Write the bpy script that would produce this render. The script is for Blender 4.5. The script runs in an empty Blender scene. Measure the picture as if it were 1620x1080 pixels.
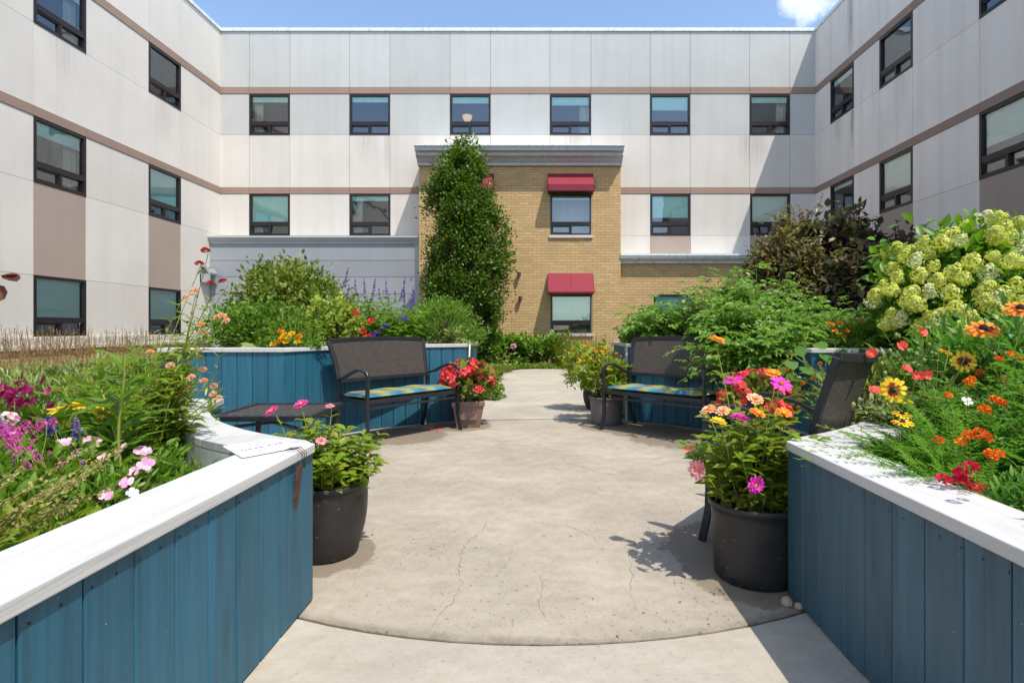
import bpy, math, random
import numpy as np
from mathutils import Vector, Matrix, Euler
R = math.radians
random.seed(4)
rng = np.random.default_rng(7)
scene = bpy.context.scene
COL = scene.collection
# ------------------------------------------------------------------ camera, world, sun, exposure
FPX, EYE = 888.0, 1.15
cam_d = bpy.data.cameras.new('camera'); cam = bpy.data.objects.new('camera', cam_d); COL.objects.link(cam)
cam.location = (0, 0, EYE); cam.rotation_euler = (R(90), 0, 0)
cam_d.sensor_width = 36; cam_d.lens = FPX / 1620 * 36
cam_d.shift_x = -46 / 1620; cam_d.shift_y = -21 / 1620
cam_d.clip_start = .05; cam_d.clip_end = 2000
scene.camera = cam
SUNV = Vector((.366, -.43, 1)).normalized()
EL = math.asin(SUNV.z); ROT = math.atan2(SUNV.x, SUNV.y)
world = bpy.data.worlds.new('World'); scene.world = world; world.use_nodes = True
wn = world.node_tree; wn.nodes.clear()
def WN(t, **k):
    n = wn.nodes.new(t)
    for a, b in k.items(): setattr(n, a, b)
    return n
sky = WN('ShaderNodeTexSky', sky_type='NISHITA', sun_disc=False, sun_elevation=EL, sun_rotation=ROT)
sky.air_density = 1.0; sky.dust_density = .9; sky.ozone_density = 1.0
bg = WN('ShaderNodeBackground'); bg.inputs[1].default_value = .15
wout = WN('ShaderNodeOutputWorld')
tc = WN('ShaderNodeTexCoord')
def cloud_mask(direction, size, soft):
    d = WN('ShaderNodeVectorMath', operation='DISTANCE'); d.inputs[1].default_value = Vector(direction).normalized()
    wn.links.new(tc.outputs['Generated'], d.inputs[0])
    m = WN('ShaderNodeMapRange'); m.inputs[1].default_value = size; m.inputs[2].default_value = size * soft
    m.inputs[3].default_value = 0; m.inputs[4].default_value = 1
    wn.links.new(d.outputs['Value'], m.inputs[0]); return m.outputs[0]
nz = WN('ShaderNodeTexNoise'); nz.inputs['Scale'].default_value = 14; nz.inputs['Detail'].default_value = 8; nz.inputs['Roughness'].default_value = .6
wn.links.new(tc.outputs['Generated'], nz.inputs['Vector'])
masks = [cloud_mask((.555, 1, .64), .16, .1), cloud_mask((.485, 1, .585), .09, .1), cloud_mask((-.7, -1, .75), .5, .2), cloud_mask((.6, -1.2, .5), .35, .2)]
acc = masks[0]
for m in masks[1:]:
    mx = WN('ShaderNodeMath', operation='MAXIMUM'); wn.links.new(acc, mx.inputs[0]); wn.links.new(m, mx.inputs[1]); acc = mx.outputs[0]
ad = WN('ShaderNodeMath', operation='MULTIPLY_ADD'); ad.inputs[1].default_value = .42; wn.links.new(acc, ad.inputs[0]); wn.links.new(nz.outputs[0], ad.inputs[2])
cr = WN('ShaderNodeMapRange'); cr.inputs[1].default_value = .74; cr.inputs[2].default_value = 1.06
wn.links.new(ad.outputs[0], cr.inputs[0])
mixw = WN('ShaderNodeMixRGB'); mixw.inputs[2].default_value = (6.2, 6.4, 6.8, 1)
wn.links.new(cr.outputs[0], mixw.inputs[0]); wn.links.new(sky.outputs[0], mixw.inputs[1])
wn.links.new(mixw.outputs[0], bg.inputs[0]); wn.links.new(bg.outputs[0], wout.inputs[0])
sd = bpy.data.lights.new('sun', 'SUN'); sd.energy = 2.9; sd.angle = R(.53); sd.color = (1, .94, .84)
so = bpy.data.objects.new('sun', sd); COL.objects.link(so); so.rotation_euler = (-SUNV).to_track_quat('-Z', 'Y').to_euler(); so.location = (5, -6, 14)
vs = scene.view_settings; vs.view_transform = 'Standard'; vs.look = 'None'; vs.gamma = 1; vs.exposure = .84
scene.render.engine = 'CYCLES'
scene.cycles.max_bounces = 7; scene.cycles.transparent_max_bounces = 8; scene.cycles.diffuse_bounces = 4

# ------------------------------------------------------------------ material helpers
class NT:
    def __init__(s, name):
        s.m = bpy.data.materials.new(name); s.m.use_nodes = True; s.t = s.m.node_tree; s.n = s.t.nodes
        s.b = s.n['Principled BSDF']; s.out = s.n['Material Output']
    def N(s, t, ins=None, **k):
        n = s.n.new(t)
        for a, b in k.items(): setattr(n, a, b)
        for a, b in (ins or {}).items():
            if hasattr(b, 'is_output') or isinstance(b, bpy.types.NodeSocket): s.t.links.new(b, n.inputs[a])
            else: n.inputs[a].default_value = b
        return n
    def L(s, a, b): s.t.links.new(a, b)
    def coord(s, which='Object', scale=(1, 1, 1)):
        c = s.N('ShaderNodeTexCoord'); m = s.N('ShaderNodeMapping', {'Vector': c.outputs[which], 'Scale': scale}); return m.outputs[0]
    def noise(s, vec, scale, detail=5, rough=.6, dist=0):
        return s.N('ShaderNodeTexNoise', {'Vector': vec, 'Scale': scale, 'Detail': detail, 'Roughness': rough, 'Distortion': dist}).outputs[0]
    def rng(s, v, a, b, c=0, d=1): return s.N('ShaderNodeMapRange', {0: v, 1: a, 2: b, 3: c, 4: d}).outputs[0]
    def mix(s, f, a, b, mode='MIX'):
        n = s.N('ShaderNodeMixRGB', blend_type=mode)
        for i, v in enumerate((f, a, b)):
            if isinstance(v, bpy.types.NodeSocket): s.L(v, n.inputs[i])
            elif isinstance(v, (tuple, list)): n.inputs[i].default_value = (*v[:3], 1)
            else: n.inputs[i].default_value = v if i == 0 else (v, v, v, 1)
        return n.outputs[0]
    def math(s, op, a, b=0):
        n = s.N('ShaderNodeMath', operation=op)
        for i, v in enumerate((a, b)):
            if isinstance(v, bpy.types.NodeSocket): s.L(v, n.inputs[i])
            else: n.inputs[i].default_value = v
        return n.outputs[0]
    def base(s, c):
        if isinstance(c, bpy.types.NodeSocket): s.L(c, s.b.inputs['Base Color'])
        else: s.b.inputs['Base Color'].default_value = (*c, 1)
    def rough(s, v):
        if isinstance(v, bpy.types.NodeSocket): s.L(v, s.b.inputs['Roughness'])
        else: s.b.inputs['Roughness'].default_value = v
    def bump(s, h, strength=.3, dist=.01):
        n = s.N('ShaderNodeBump', {'Height': h, 'Strength': strength, 'Distance': dist}); s.L(n.outputs[0], s.b.inputs['Normal'])
    def spec(s, v): s.b.inputs['Specular IOR Level'].default_value = v

def plain(name, c, rough=.5, metal=0, var=.12, scale=8, bump=0):
    q = NT(name); v = q.coord(); n = q.noise(v, scale, 6)
    q.base(q.mix(q.rng(n, .3, .7), tuple(x * (1 - var) for x in c), tuple(min(1, x * (1 + var)) for x in c)))
    q.rough(q.rng(n, .3, .7, max(0, rough - .06), min(1, rough + .08))); q.b.inputs['Metallic'].default_value = metal
    if bump: q.bump(q.noise(v, scale * 12, 4), bump, .004)
    return q.m

def stucco(name, c, streak=.12, drips=()):
    q = NT(name); v = q.coord('Object')
    fine = q.noise(v, 90, 3); big = q.noise(v, .55, 5)
    st = q.noise(q.coord('Object', (1.6, 1.6, .09)), 2.2, 6, .65)
    mot = q.noise(v, 5, 6, .7)
    col = q.mix(q.rng(big, .3, .7), tuple(x * .93 for x in c), tuple(min(.9, x * 1.05) for x in c))
    col = q.mix(q.rng(st, .47, .8, 0, streak * 2.2), col, (c[0] * .6, c[1] * .58, c[2] * .53))
    col = q.mix(q.rng(mot, .45, .8, 0, .1), col, tuple(x * .75 for x in c))
    ri = q.N('ShaderNodeNewGeometry').outputs['Random Per Island']
    col = q.mix(1, col, q.mix(ri, .94, 1.03), 'MULTIPLY')
    if drips:
        sp = q.N('ShaderNodeSeparateXYZ', {0: v}); wv = q.noise(q.coord('Object', (14, 14, .5)), 1, 6, .7); wn_ = q.noise(q.coord('Object', (9, 9, 4)), 1, 5, .7)
        for (u, z0, z1, w, s_) in drips:
            du = q.math('ABSOLUTE', q.math('SUBTRACT', q.math('ADD', sp.outputs[0], q.math('MULTIPLY', q.math('SUBTRACT', wv, .5), w)), u))
            m = q.math('MULTIPLY', q.rng(du, w, w * .15), q.rng(q.math('ADD', sp.outputs[2], q.math('MULTIPLY', wn_, .5)), z0 + .1, z0 + .5 + (z1 - z0) * .4))
            m = q.math('MULTIPLY', m, q.rng(sp.outputs[2], z1, z1 - .02)); m = q.math('MULTIPLY', m, q.rng(wv, .38, .58, .25, 1))
            col = q.mix(q.math('MULTIPLY', m, s_), col, (.12, .11, .07))
    q.base(col); q.rough(.9); q.spec(.2); q.bump(fine, .35, .004)
    return q.m

def brick(name, c1, c2, mortar):
    q = NT(name)
    c = q.N('ShaderNodeTexCoord'); sp = q.N('ShaderNodeSeparateXYZ', {0: c.outputs['Object']})
    add = q.math('ADD', sp.outputs[0], sp.outputs[1])
    cb = q.N('ShaderNodeCombineXYZ', {0: add, 1: sp.outputs[2]})
    b = q.N('ShaderNodeTexBrick', {'Vector': cb.outputs[0], 'Scale': 1, 'Mortar Size': .006, 'Mortar Smooth': .15, 'Bias': 0, 'Brick Width': .245, 'Row Height': .078,
            'Color1': (*c1, 1), 'Color2': (*c2, 1), 'Mortar': (*mortar, 1)})
    n = q.noise(cb.outputs[0], 1.3, 6); m = q.noise(cb.outputs[0], 26, 4)
    col = q.mix(q.rng(n, .35, .75, 0, .28), b.outputs[0], (c1[0] * .6, c1[1] * .55, c1[2] * .5))
    col = q.mix(q.rng(m, .4, .7, 0, .2), col, (.5, .36, .17))
    q.base(col); q.rough(.88); q.spec(.2)
    h = q.math('SUBTRACT', q.math('MULTIPLY', m, .25), b.outputs[1]); q.bump(h, .7, .008)
    return q.m

def wood(name, c, axis, dark=.55, wear=None, rough=.55, grain=.5, bumpk=.35):
    """painted boards: grain runs along axis 0/1/2 of the object's own space"""
    q = NT(name); sc = [34, 34, 34]; sc[axis] = 1.3
    v = q.coord('Object', tuple(sc)); g = q.noise(v, 1, 8, .62, .6)
    sc2 = [6, 6, 6]; sc2[axis] = .8
    g2 = q.noise(q.coord('Object', tuple(sc2)), 1, 6, .6, 1.2)
    o = q.coord(); n = q.noise(o, 2.2, 5)
    ri = q.N('ShaderNodeNewGeometry').outputs['Random Per Island']
    col = q.mix(q.rng(g, .35, .75, 0, grain), c, tuple(x * dark for x in c))
    col = q.mix(q.rng(g2, .5, .78, 0, grain * .8), col, tuple(x * dark for x in c))
    col = q.mix(q.rng(n, .4, .75, 0, .2), col, tuple(min(.95, x * 1.25 + .012) for x in c))
    col = q.mix(1, col, q.mix(ri, .88, 1.08), 'MULTIPLY')
    if wear:
        w = q.noise(o, 55, 3, .5); col = q.mix(q.rng(w, .755, .77), col, wear)
        k = q.N('ShaderNodeTexVoronoi', {'Vector': q.coord('Object', (3.2, 3.2, 1.8)), 'Scale': 1.6}).outputs['Distance']
        col = q.mix(q.rng(k, .07, .03, 0, .55), col, tuple(x * .35 for x in c))
    q.base(col); q.rough(rough)
    q.bump(q.math('ADD', g, q.math('MULTIPLY', g2, .6)), bumpk, .004)
    return q.m

def concrete(name, c, stains=(), crack=.5, broom=False, spots=.25, ring=False):
    q = NT(name); v = q.coord()
    a = q.noise(v, 1.1, 8, .65); b = q.noise(v, 9, 8, .72); f = q.noise(v, 160, 3)
    col = q.mix(q.rng(a, .3, .72), tuple(x * .74 for x in c), tuple(min(.9, x * 1.12) for x in c))
    col = q.mix(q.rng(b, .42, .72, 0, .55), col, (c[0] * .66, c[1] * .62, c[2] * .56))
    col = q.mix(q.rng(f, .55, .72, 0, .22), col, tuple(x * .55 for x in c))
    pit = q.noise(v, 42, 5, .7); pm = q.math('MULTIPLY', q.rng(pit, .585, .66), q.rng(a, .42, .62, 1, .1))
    col = q.mix(q.math('MULTIPLY', pm, spots), col, (.07, .06, .05))
    if broom:
        br = q.noise(q.coord('Object', (2, 110, 1)), 1, 4, .6); col = q.mix(q.rng(br, .5, .8, 0, .22), col, tuple(x * .6 for x in c))
    if crack:
        w = q.N('ShaderNodeTexNoise', {'Vector': v, 'Scale': 2.5, 'Detail': 7, 'Roughness': .65})
        vv = q.N('ShaderNodeVectorMath', {0: v, 1: w.outputs['Color']}, operation='MULTIPLY_ADD'); vv.inputs[1].default_value = (1, 1, 1)
        dv = q.N('ShaderNodeVectorMath', {0: w.outputs['Color'], 1: (.35, .35, .35)}, operation='MULTIPLY')
        av = q.N('ShaderNodeVectorMath', {0: v, 1: dv.outputs[0]}, operation='ADD')
        vo = q.N('ShaderNodeTexVoronoi', {'Vector': av.outputs[0], 'Scale': .85}, feature='DISTANCE_TO_EDGE').outputs[0]
        br2 = q.noise(v, 1.7, 4)
        cm = q.math('MULTIPLY', q.rng(vo, .005, .001), q.rng(br2, .52, .6))
        col = q.mix(q.math('MULTIPLY', cm, crack), col, (.08, .065, .05))
    if ring:
        rd_ = q.N('ShaderNodeVectorMath', {0: v, 1: (0, 4.57, 0)}, operation='DISTANCE').outputs['Value']
        em = q.rng(q.math('ADD', rd_, q.math('MULTIPLY', b, .12)), 2.53, 2.59, 0, .55)
        col = q.mix(em, col, (.1, .075, .045))
        gr = q.noise(v, 70, 2, .5); col = q.mix(q.rng(gr, .66, .72, 0, .35), col, (.55, .5, .42))
        gm = q.noise(v, 3.3, 7, .75); col = q.mix(q.rng(gm, .5, .7, 0, .3), col, (.2, .17, .14))
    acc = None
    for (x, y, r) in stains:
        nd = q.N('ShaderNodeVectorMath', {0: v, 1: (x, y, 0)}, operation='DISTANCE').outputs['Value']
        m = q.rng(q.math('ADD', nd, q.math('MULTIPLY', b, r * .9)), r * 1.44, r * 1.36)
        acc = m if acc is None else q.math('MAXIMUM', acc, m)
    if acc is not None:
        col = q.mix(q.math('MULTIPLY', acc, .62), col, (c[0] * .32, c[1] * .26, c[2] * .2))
    q.base(col); q.rough(q.rng(b, .3, .7, .75, .95)); q.spec(.3)
    q.bump(q.math('ADD', q.math('MULTIPLY', f, .5), q.math('SUBTRACT', b, q.math('MULTIPLY', pm, .5))), .4, .006)
    return q.m

def leafmat(name, cs, trans=.4, rough=.42, spec=.45):
    cs = [tuple(min(.9, x * k) for x, k in zip(c, (1.95, 1.6, 1.0))) if c[1] < .25 and c[1] > c[0] else c for c in cs]
    q = NT(name); ri = q.N('ShaderNodeNewGeometry').outputs['Random Per Island']
    oi = q.N('ShaderNodeObjectInfo').outputs['Random']
    r = q.N('ShaderNodeValToRGB', {0: ri}); e = r.color_ramp.elements
    e[0].color = (*cs[0], 1); e[1].color = (*cs[-1], 1)
    for i, c in enumerate(cs[1:-1]):
        x = e.new((i + 1) / (len(cs) - 1)); x.color = (*c, 1)
    n = q.noise(q.coord(), 3.5, 3)
    col = q.mix(1, r.outputs[0], q.mix(q.rng(n, .3, .7), .78, 1.18), 'MULTIPLY')
    q.base(col); q.rough(rough); q.spec(spec)
    tr = q.N('ShaderNodeBsdfTranslucent'); q.L(q.mix(1, col, (1.25, 1.35, .75), 'MULTIPLY'), tr.inputs[0])
    ms = q.N('ShaderNodeMixShader', {0: trans, 1: q.b.outputs[0], 2: tr.outputs[0]}); q.L(ms.outputs[0], q.out.inputs[0])
    return q.m

def glassmat(name, tint, refl=.16):
    q = NT(name); q.n.remove(q.b)
    t = q.N('ShaderNodeBsdfTransparent', {0: (*tint, 1)}); g = q.N('ShaderNodeBsdfGlossy', {'Color': (.9, .95, 1, 1), 'Roughness': .0})
    wob = q.noise(q.coord(), 1.6, 2); bp = q.N('ShaderNodeBump', {'Height': wob, 'Strength': .05, 'Distance': .1}); q.L(bp.outputs[0], g.inputs['Normal'])
    fr = q.N('ShaderNodeFresnel', {'IOR': 1.5}); f = q.math('ADD', fr.outputs[0], refl)
    ms = q.N('ShaderNodeMixShader', {0: f, 1: t.outputs[0], 2: g.outputs[0]}); q.L(ms.outputs[0], q.out.inputs[0])
    return q.m

def wicker(name, c):
    q = NT(name); v = q.coord()
    sp = q.N('ShaderNodeSeparateXYZ', {0: v}); zz = q.math('ADD', sp.outputs[2], sp.outputs[1])
    cb = q.N('ShaderNodeCombineXYZ', {0: sp.outputs[0], 1: zz})
    b = q.N('ShaderNodeTexBrick', {'Vector': cb.outputs[0], 'Scale': 1, 'Mortar Size': .0022, 'Mortar Smooth': .6, 'Brick Width': .026, 'Row Height': .011,
            'Color1': (*c, 1), 'Color2': (c[0] * .6, c[1] * .6, c[2] * .6, 1), 'Mortar': (.012, .01, .009, 1)})
    q.base(b.outputs[0]); q.rough(.45); q.bump(q.math('SUBTRACT', 1, b.outputs[1]), .9, .006)
    return q.m

M = {}
M['white_wall'] = stucco('white_wall', (.66, .625, .575), .12, [(4.4, 6.0, 6.94, .4, .25), (5.0, 5.7, 6.94, .12, .35), (10.6, 6.3, 6.94, .5, .25), (7.6, 6.1, 6.94, .4, .2), (16.0, 6.0, 6.94, .5, .3)])
M['left_wall'] = stucco('left_wall_stucco', (.70, .66, .60), .10, [(15.3, 6.0, 6.92, .5, .2), (18.3, 6.0, 6.92, .5, .2), (16.4, 8.8, 10.04, .3, .15)])
M['right_wall'] = stucco('right_wall_stucco', (.83, .76, .69), .18, [(1.9, 8.35, 10.04, .16, .75), (2.0, 5.9, 6.92, .12, .8), (1.3, 6.2, 6.92, .3, .25), (4.0, 6.0, 6.92, .35, .2)])
M['grey_wall'] = stucco('grey_wall', (.52, .53, .515), .13)
M['taupe'] = stucco('taupe', (.40, .32, .27), .05)
M['band'] = stucco('band_brown', (.33, .235, .185), .05)
M['joint'] = plain('joint_grey', (.36, .35, .33), .9)
M['coping'] = plain('coping_metal', (.72, .78, .8), .3, .2)
M['cornice'] = plain('cornice_grey', (.5, .52, .53), .5)
M['siding'] = stucco('siding_bluegrey', (.31, .33, .365), .06)
M['siding_trim'] = stucco('siding_trim', (.45, .48, .51), .05)
M['brick'] = brick('tan_brick', (.62, .43, .215), (.50, .34, .16), (.30, .22, .13))
M['stone'] = stucco('pale_stone', (.62, .58, .52), .2)
M['frame'] = plain('bronze_frame', (.028, .022, .022), .35, .3)
M['glass'] = glassmat('window_glass', (.93, 1.0, .985), .13)
M['blind'] = plain('blind_cloth', (.60, .90, .80), .8, var=.04)
M['blind_w'] = plain('blind_cloth_cream', (.86, .88, .78), .8, var=.04)
M['room'] = plain('room_grey', (.30, .27, .24), .9)
M['curtain'] = plain('curtain', (.62, .62, .5), .9)
M['awning'] = plain('awning_red', (.225, .012, .032), .75, var=.06, bump=.2)
M['roof'] = plain('roof_gravel', (.3, .3, .3), .9)
M['fixture'] = plain('fixture_bronze', (.09, .06, .045), .5)
M['vent'] = plain('vent_metal', (.45, .48, .5), .35, .5)
M['blue_l'] = wood('blue_boards', (.017, .12, .19), 2, .42, (.5, .5, .48), .5, .75, .5)
M['blue_r'] = wood('blue_boards_shaded', (.05, .12, .17), 2, .42, (.5, .5, .48), .5, .75, .5)  # greyer copy of the left boards' blue, shade mixed into the colour
M['cap_y'] = wood('white_cap_boards', (.55, .545, .53), 1, .62, None, .6, .6, .8)
M['backer'] = plain('dark_backer', (.01, .015, .02), .9)
M['soil'] = plain('soil', (.035, .024, .016), .95, var=.5, scale=20, bump=1)
M['mulch'] = plain('mulch', (.09, .07, .04), .95, var=.4, scale=15, bump=1)
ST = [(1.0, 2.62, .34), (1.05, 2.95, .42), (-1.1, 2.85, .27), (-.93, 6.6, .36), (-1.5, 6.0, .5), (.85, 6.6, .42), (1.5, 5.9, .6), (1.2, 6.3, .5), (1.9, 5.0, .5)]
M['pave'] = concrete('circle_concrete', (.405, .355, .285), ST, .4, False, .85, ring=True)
M['path'] = concrete('path_concrete', (.45, .405, .335), (), 0, True, .25)
M['metal'] = plain('charcoal_metal', (.035, .036, .042), .36, .4, .1)
M['wicker'] = wicker('brown_wicker', (.12, .098, .085))
q = NT('black_plastic'); v = q.coord(); n_ = q.noise(v, 60, 4, .6); n2 = q.noise(v, 6, 5, .7)
c_ = q.mix(q.rng(n2, .35, .7, 0, .7), (.014, .013, .013), (.034, .03, .028)); c_ = q.mix(q.rng(n_, .68, .71, 0, .6), c_, (.35, .32, .28))
q.base(c_); q.rough(q.rng(n2, .3, .7, .38, .62)); q.bump(n2, .1, .003); M['pot_black'] = q.m
M['pot_grey'] = plain('grey_plastic', (.13, .115, .11), .5, 0, .1)
M['pot_brown'] = plain('brown_plastic', (.19, .115, .085), .55, 0, .15, 6)
M['paper'] = plain('paper_white', (.78, .74, .80), .35, 0, .03)
M['ink'] = plain('ink_purple', (.22, .06, .25), .6)
M['ink_grey'] = plain('ink_grey', (.25, .24, .28), .6)
M['rust'] = plain('rusty_steel', (.10, .04, .022), .7, .2, .4, 30)
M['wire'] = plain('dark_wire', (.03, .03, .035), .4, .6)
M['hose'] = plain('hose_white', (.6, .62, .58), .4)
M['rock'] = plain('rock', (.45, .36, .25), .9, var=.3)
q = NT('lamp_bowl'); q.base((.9, .7, .4)); q.b.inputs['Emission Color'].default_value = (1, .62, .28, 1); q.b.inputs['Emission Strength'].default_value = .35; M['bowl'] = q.m
# plaid cushion
q = NT('plaid_cloth'); v = q.coord(); sp = q.N('ShaderNodeSeparateXYZ', {0: v})
def stripes(out, period, cs):
    f = q.math('FRACT', q.math('MULTIPLY', q.math('ADD', out, 10), 1 / period)); r = q.N('ShaderNodeValToRGB', {0: f}); r.color_ramp.interpolation = 'LINEAR'
    e = r.color_ramp.elements; e[0].position = 0; e[0].color = (*cs[0], 1); e[1].position = 1; e[1].color = (*cs[0], 1)
    for i, c in enumerate(cs[1:]):
        for dx in (-.05, .05):
            x = e.new((i + 1) / len(cs) + dx); x.color = (*(c if dx > 0 else cs[i]), 1)
    return r.outputs[0]
s1 = stripes(sp.outputs[0], .30, [(.30, .30, .02), (.01, .20, .27), (.015, .09, .2), (.2, .09, .05)])
s2 = stripes(sp.outputs[1], .22, [(.36, .32, .04), (.02, .2, .26), (.22, .1, .06)])
q.base(q.mix(.42, s1, s2)); q.rough(.9); q.bump(q.noise(v, 400, 2), .3, .002); M['plaid'] = q.m

# ------------------------------------------------------------------ object helpers
def mesh(name, verts, faces, mats, mi=None, smooth=False):
    me = bpy.data.meshes.new(name)
    me.from_pydata([tuple(v) for v in verts], [], [tuple(f) for f in faces])
    for m in (mats if isinstance(mats, (list, tuple)) else [mats]): me.materials.append(m)
    if mi is not None: me.polygons.foreach_set('material_index', list(mi))
    if smooth: me.polygons.foreach_set('use_smooth', [True] * len(me.polygons))
    me.update(); return me
def link(name, data, parent=None, loc=(0, 0, 0), rot=(0, 0, 0)):
    o = bpy.data.objects.new(name, data); COL.objects.link(o); o.location = loc; o.rotation_euler = rot
    if parent: o.parent = parent
    return o
def tag(o, label=None, cat=None, group=None, kind=None):
    if label: o['label'] = label
    if cat: o['category'] = cat
    if group: o['group'] = group
    if kind: o['kind'] = kind
    return o
def thing(name, label, cat, loc=(0, 0, 0), rz=0, group=None):
    return tag(link(name, None, None, loc, (0, 0, rz)), label, cat, group)
class MB:
    def __init__(s): s.v = []; s.f = []; s.mi = []
    def add(s, vs, fs, mi=0):
        b = len(s.v); s.v += [tuple(v) for v in vs]; s.f += [tuple(i + b for i in f) for f in fs]; s.mi += [mi] * len(fs); return s
    def box(s, x0, x1, y0, y1, z0, z1, mi=0):
        return s.add([(x0, y0, z0), (x1, y0, z0), (x1, y1, z0), (x0, y1, z0), (x0, y0, z1), (x1, y0, z1), (x1, y1, z1), (x0, y1, z1)],
                     [(0, 3, 2, 1), (4, 5, 6, 7), (0, 1, 5, 4), (1, 2, 6, 5), (2, 3, 7, 6), (3, 0, 4, 7)], mi)
    def prism(s, poly, z0, z1, mi=0, ztop=None):
        n = len(poly)
        s.add([(x, y, z0) for x, y in poly] + [(x, y, z1) for x, y in poly],
              [tuple(range(n - 1, -1, -1)), tuple(range(n, 2 * n))] + [(i, (i + 1) % n, n + (i + 1) % n, n + i) for i in range(n)], mi); return s
    def extr_x(s, prof, x0, x1, mi=0):     # profile of (y,z)
        n = len(prof)
        s.add([(x0, y, z) for y, z in prof] + [(x1, y, z) for y, z in prof],
              [tuple(range(n)), tuple(range(2 * n - 1, n - 1, -1))] + [(i, n + i, n + (i + 1) % n, (i + 1) % n) for i in range(n)], mi); return s
    def tube(s, path, r, sides=8, flat=None, mi=0):
        """path of points, r radius or list; flat=(w,h) rectangular bar"""
        P = [Vector(p) for p in path]; n = len(P); rs = r if isinstance(r, (list, tuple)) else [r] * n
        up = Vector((0, 0, 1)); rings = []; base = len(s.v)
        for i, p in enumerate(P):
            t = (P[min(i + 1, n - 1)] - P[max(i - 1, 0)]).normalized()
            ref = up if abs(t.z) < .95 else Vector((1, 0, 0))
            a = t.cross(ref).normalized() if i == 0 else (pa - t * pa.dot(t)).normalized()
            pa = a; b = a.cross(t).normalized()
            if flat:
                w, h = flat
                s.v += [tuple(p + a * x * w / 2 + b * y * h / 2) for x, y in ((-1, -1), (1, -1), (1, 1), (-1, 1))]
            else:
                s.v += [tuple(p + a * math.cos(k * 2 * math.pi / sides) * rs[i] + b * math.sin(k * 2 * math.pi / sides) * rs[i]) for k in range(sides)]
        m = 4 if flat else sides
        for i in range(n - 1):
            for k in range(m):
                s.f.append((base + i * m + k, base + i * m + (k + 1) % m, base + (i + 1) * m + (k + 1) % m, base + (i + 1) * m + k)); s.mi.append(mi)
        s.f.append(tuple(base + k for k in range(m - 1, -1, -1))); s.f.append(tuple(base + (n - 1) * m + k for k in range(m))); s.mi += [mi, mi]
        return s
    def lathe(s, prof, seg=28, c=(0, 0), mi=0, closed=False):
        b = len(s.v); n = len(prof)
        for (r, z) in prof:
            for k in range(seg):
                a = k * 2 * math.pi / seg; s.v.append((c[0] + r * math.cos(a), c[1] + r * math.sin(a), z))
        for i in range(n - 1):
            for k in range(seg):
                s.f.append((b + i * seg + k, b + i * seg + (k + 1) % seg, b + (i + 1) * seg + (k + 1) % seg, b + (i + 1) * seg + k)); s.mi.append(mi)
        return s
    def me(s, name, mats, smooth=False): return mesh(name, s.v, s.f, mats, s.mi, smooth)
    def build(s, name, mats, parent=None, smooth=False, bevel=0, loc=(0, 0, 0), rot=(0, 0, 0)):
        o = link(name, s.me(name, mats, smooth), parent, loc, rot)
        if bevel:
            b = o.modifiers.new('bevel', 'BEVEL'); b.width = bevel; b.segments = 2; b.limit_method = 'ANGLE'
        return o
def dup(o, parent=None, **kw):
    c = o.copy(); COL.objects.link(c)
    if parent: c.parent = parent
    for ch in list(o.children): dup(ch, c)
    return c
def at(px, py, Y): return Vector(((px - 856) * Y / FPX, Y, EYE - (py - 519) * Y / FPX))
def gz(y):
    t = min(1, max(0, (y - 8) / 6)); return .13 * t * t * (3 - 2 * t)

# ------------------------------------------------------------------ ground and paving
def grid(name, x0, x1, y0, y1, nx, ny, zf, m):
    vs = [(x0 + (x1 - x0) * i / nx, y0 + (y1 - y0) * j / ny, 0) for j in range(ny + 1) for i in range(nx + 1)]
    vs = [(x, y, zf(x, y)) for x, y, _ in vs]
    fs = [(j * (nx + 1) + i, j * (nx + 1) + i + 1, (j + 1) * (nx + 1) + i + 1, (j + 1) * (nx + 1) + i) for j in range(ny) for i in range(nx)]
    return link(name, mesh(name, vs, fs, m, smooth=True))
tag(grid('ground', -60, 60, -60, 60, 60, 120, lambda x, y: gz(y) - .05, M['mulch']), kind='structure')
CX, CY, CR = 0, 4.57, 2.52
SEG = 96
cp = [(CX + CR * math.cos(2 * math.pi * k / SEG), CY + CR * math.sin(2 * math.pi * k / SEG)) for k in range(SEG)]
tag(MB().prism(cp, -.049, 0).build('round_patio', M['pave'], bevel=.006), kind='structure')
mb = MB()
def ringpt(k, r): a = 2 * math.pi * k / SEG; return (CX + r * math.cos(a), CY + r * math.sin(a))
def sq(k):
    a = 2 * math.pi * k / SEG; c, s_ = math.cos(a), math.sin(a); X, Yn, Yf = 4.2, 8.6, 3.2
    t = min(X / abs(c) if abs(c) > 1e-6 else 1e9, (Yf / s_ if s_ > 1e-6 else (Yn / -s_ if s_ < -1e-6 else 1e9)))
    return (CX + c * t, CY + s_ * t)
for k in range(SEG):
    if CY + CR * math.sin(2 * math.pi * (k + .5) / SEG) > CY + 2.3: continue
    p, p2, q1, q2 = ringpt(k, CR + .018), ringpt(k + 1, CR + .018), sq(k), sq(k + 1)
    mb.add([(*p, 0), (*q1, 0), (*q2, 0), (*p2, 0), (*p, -.049), (*p2, -.049)], [(0, 1, 2, 3), (4, 0, 3, 5)])
tag(mb.build('path', M['path']), kind='structure')
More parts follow.
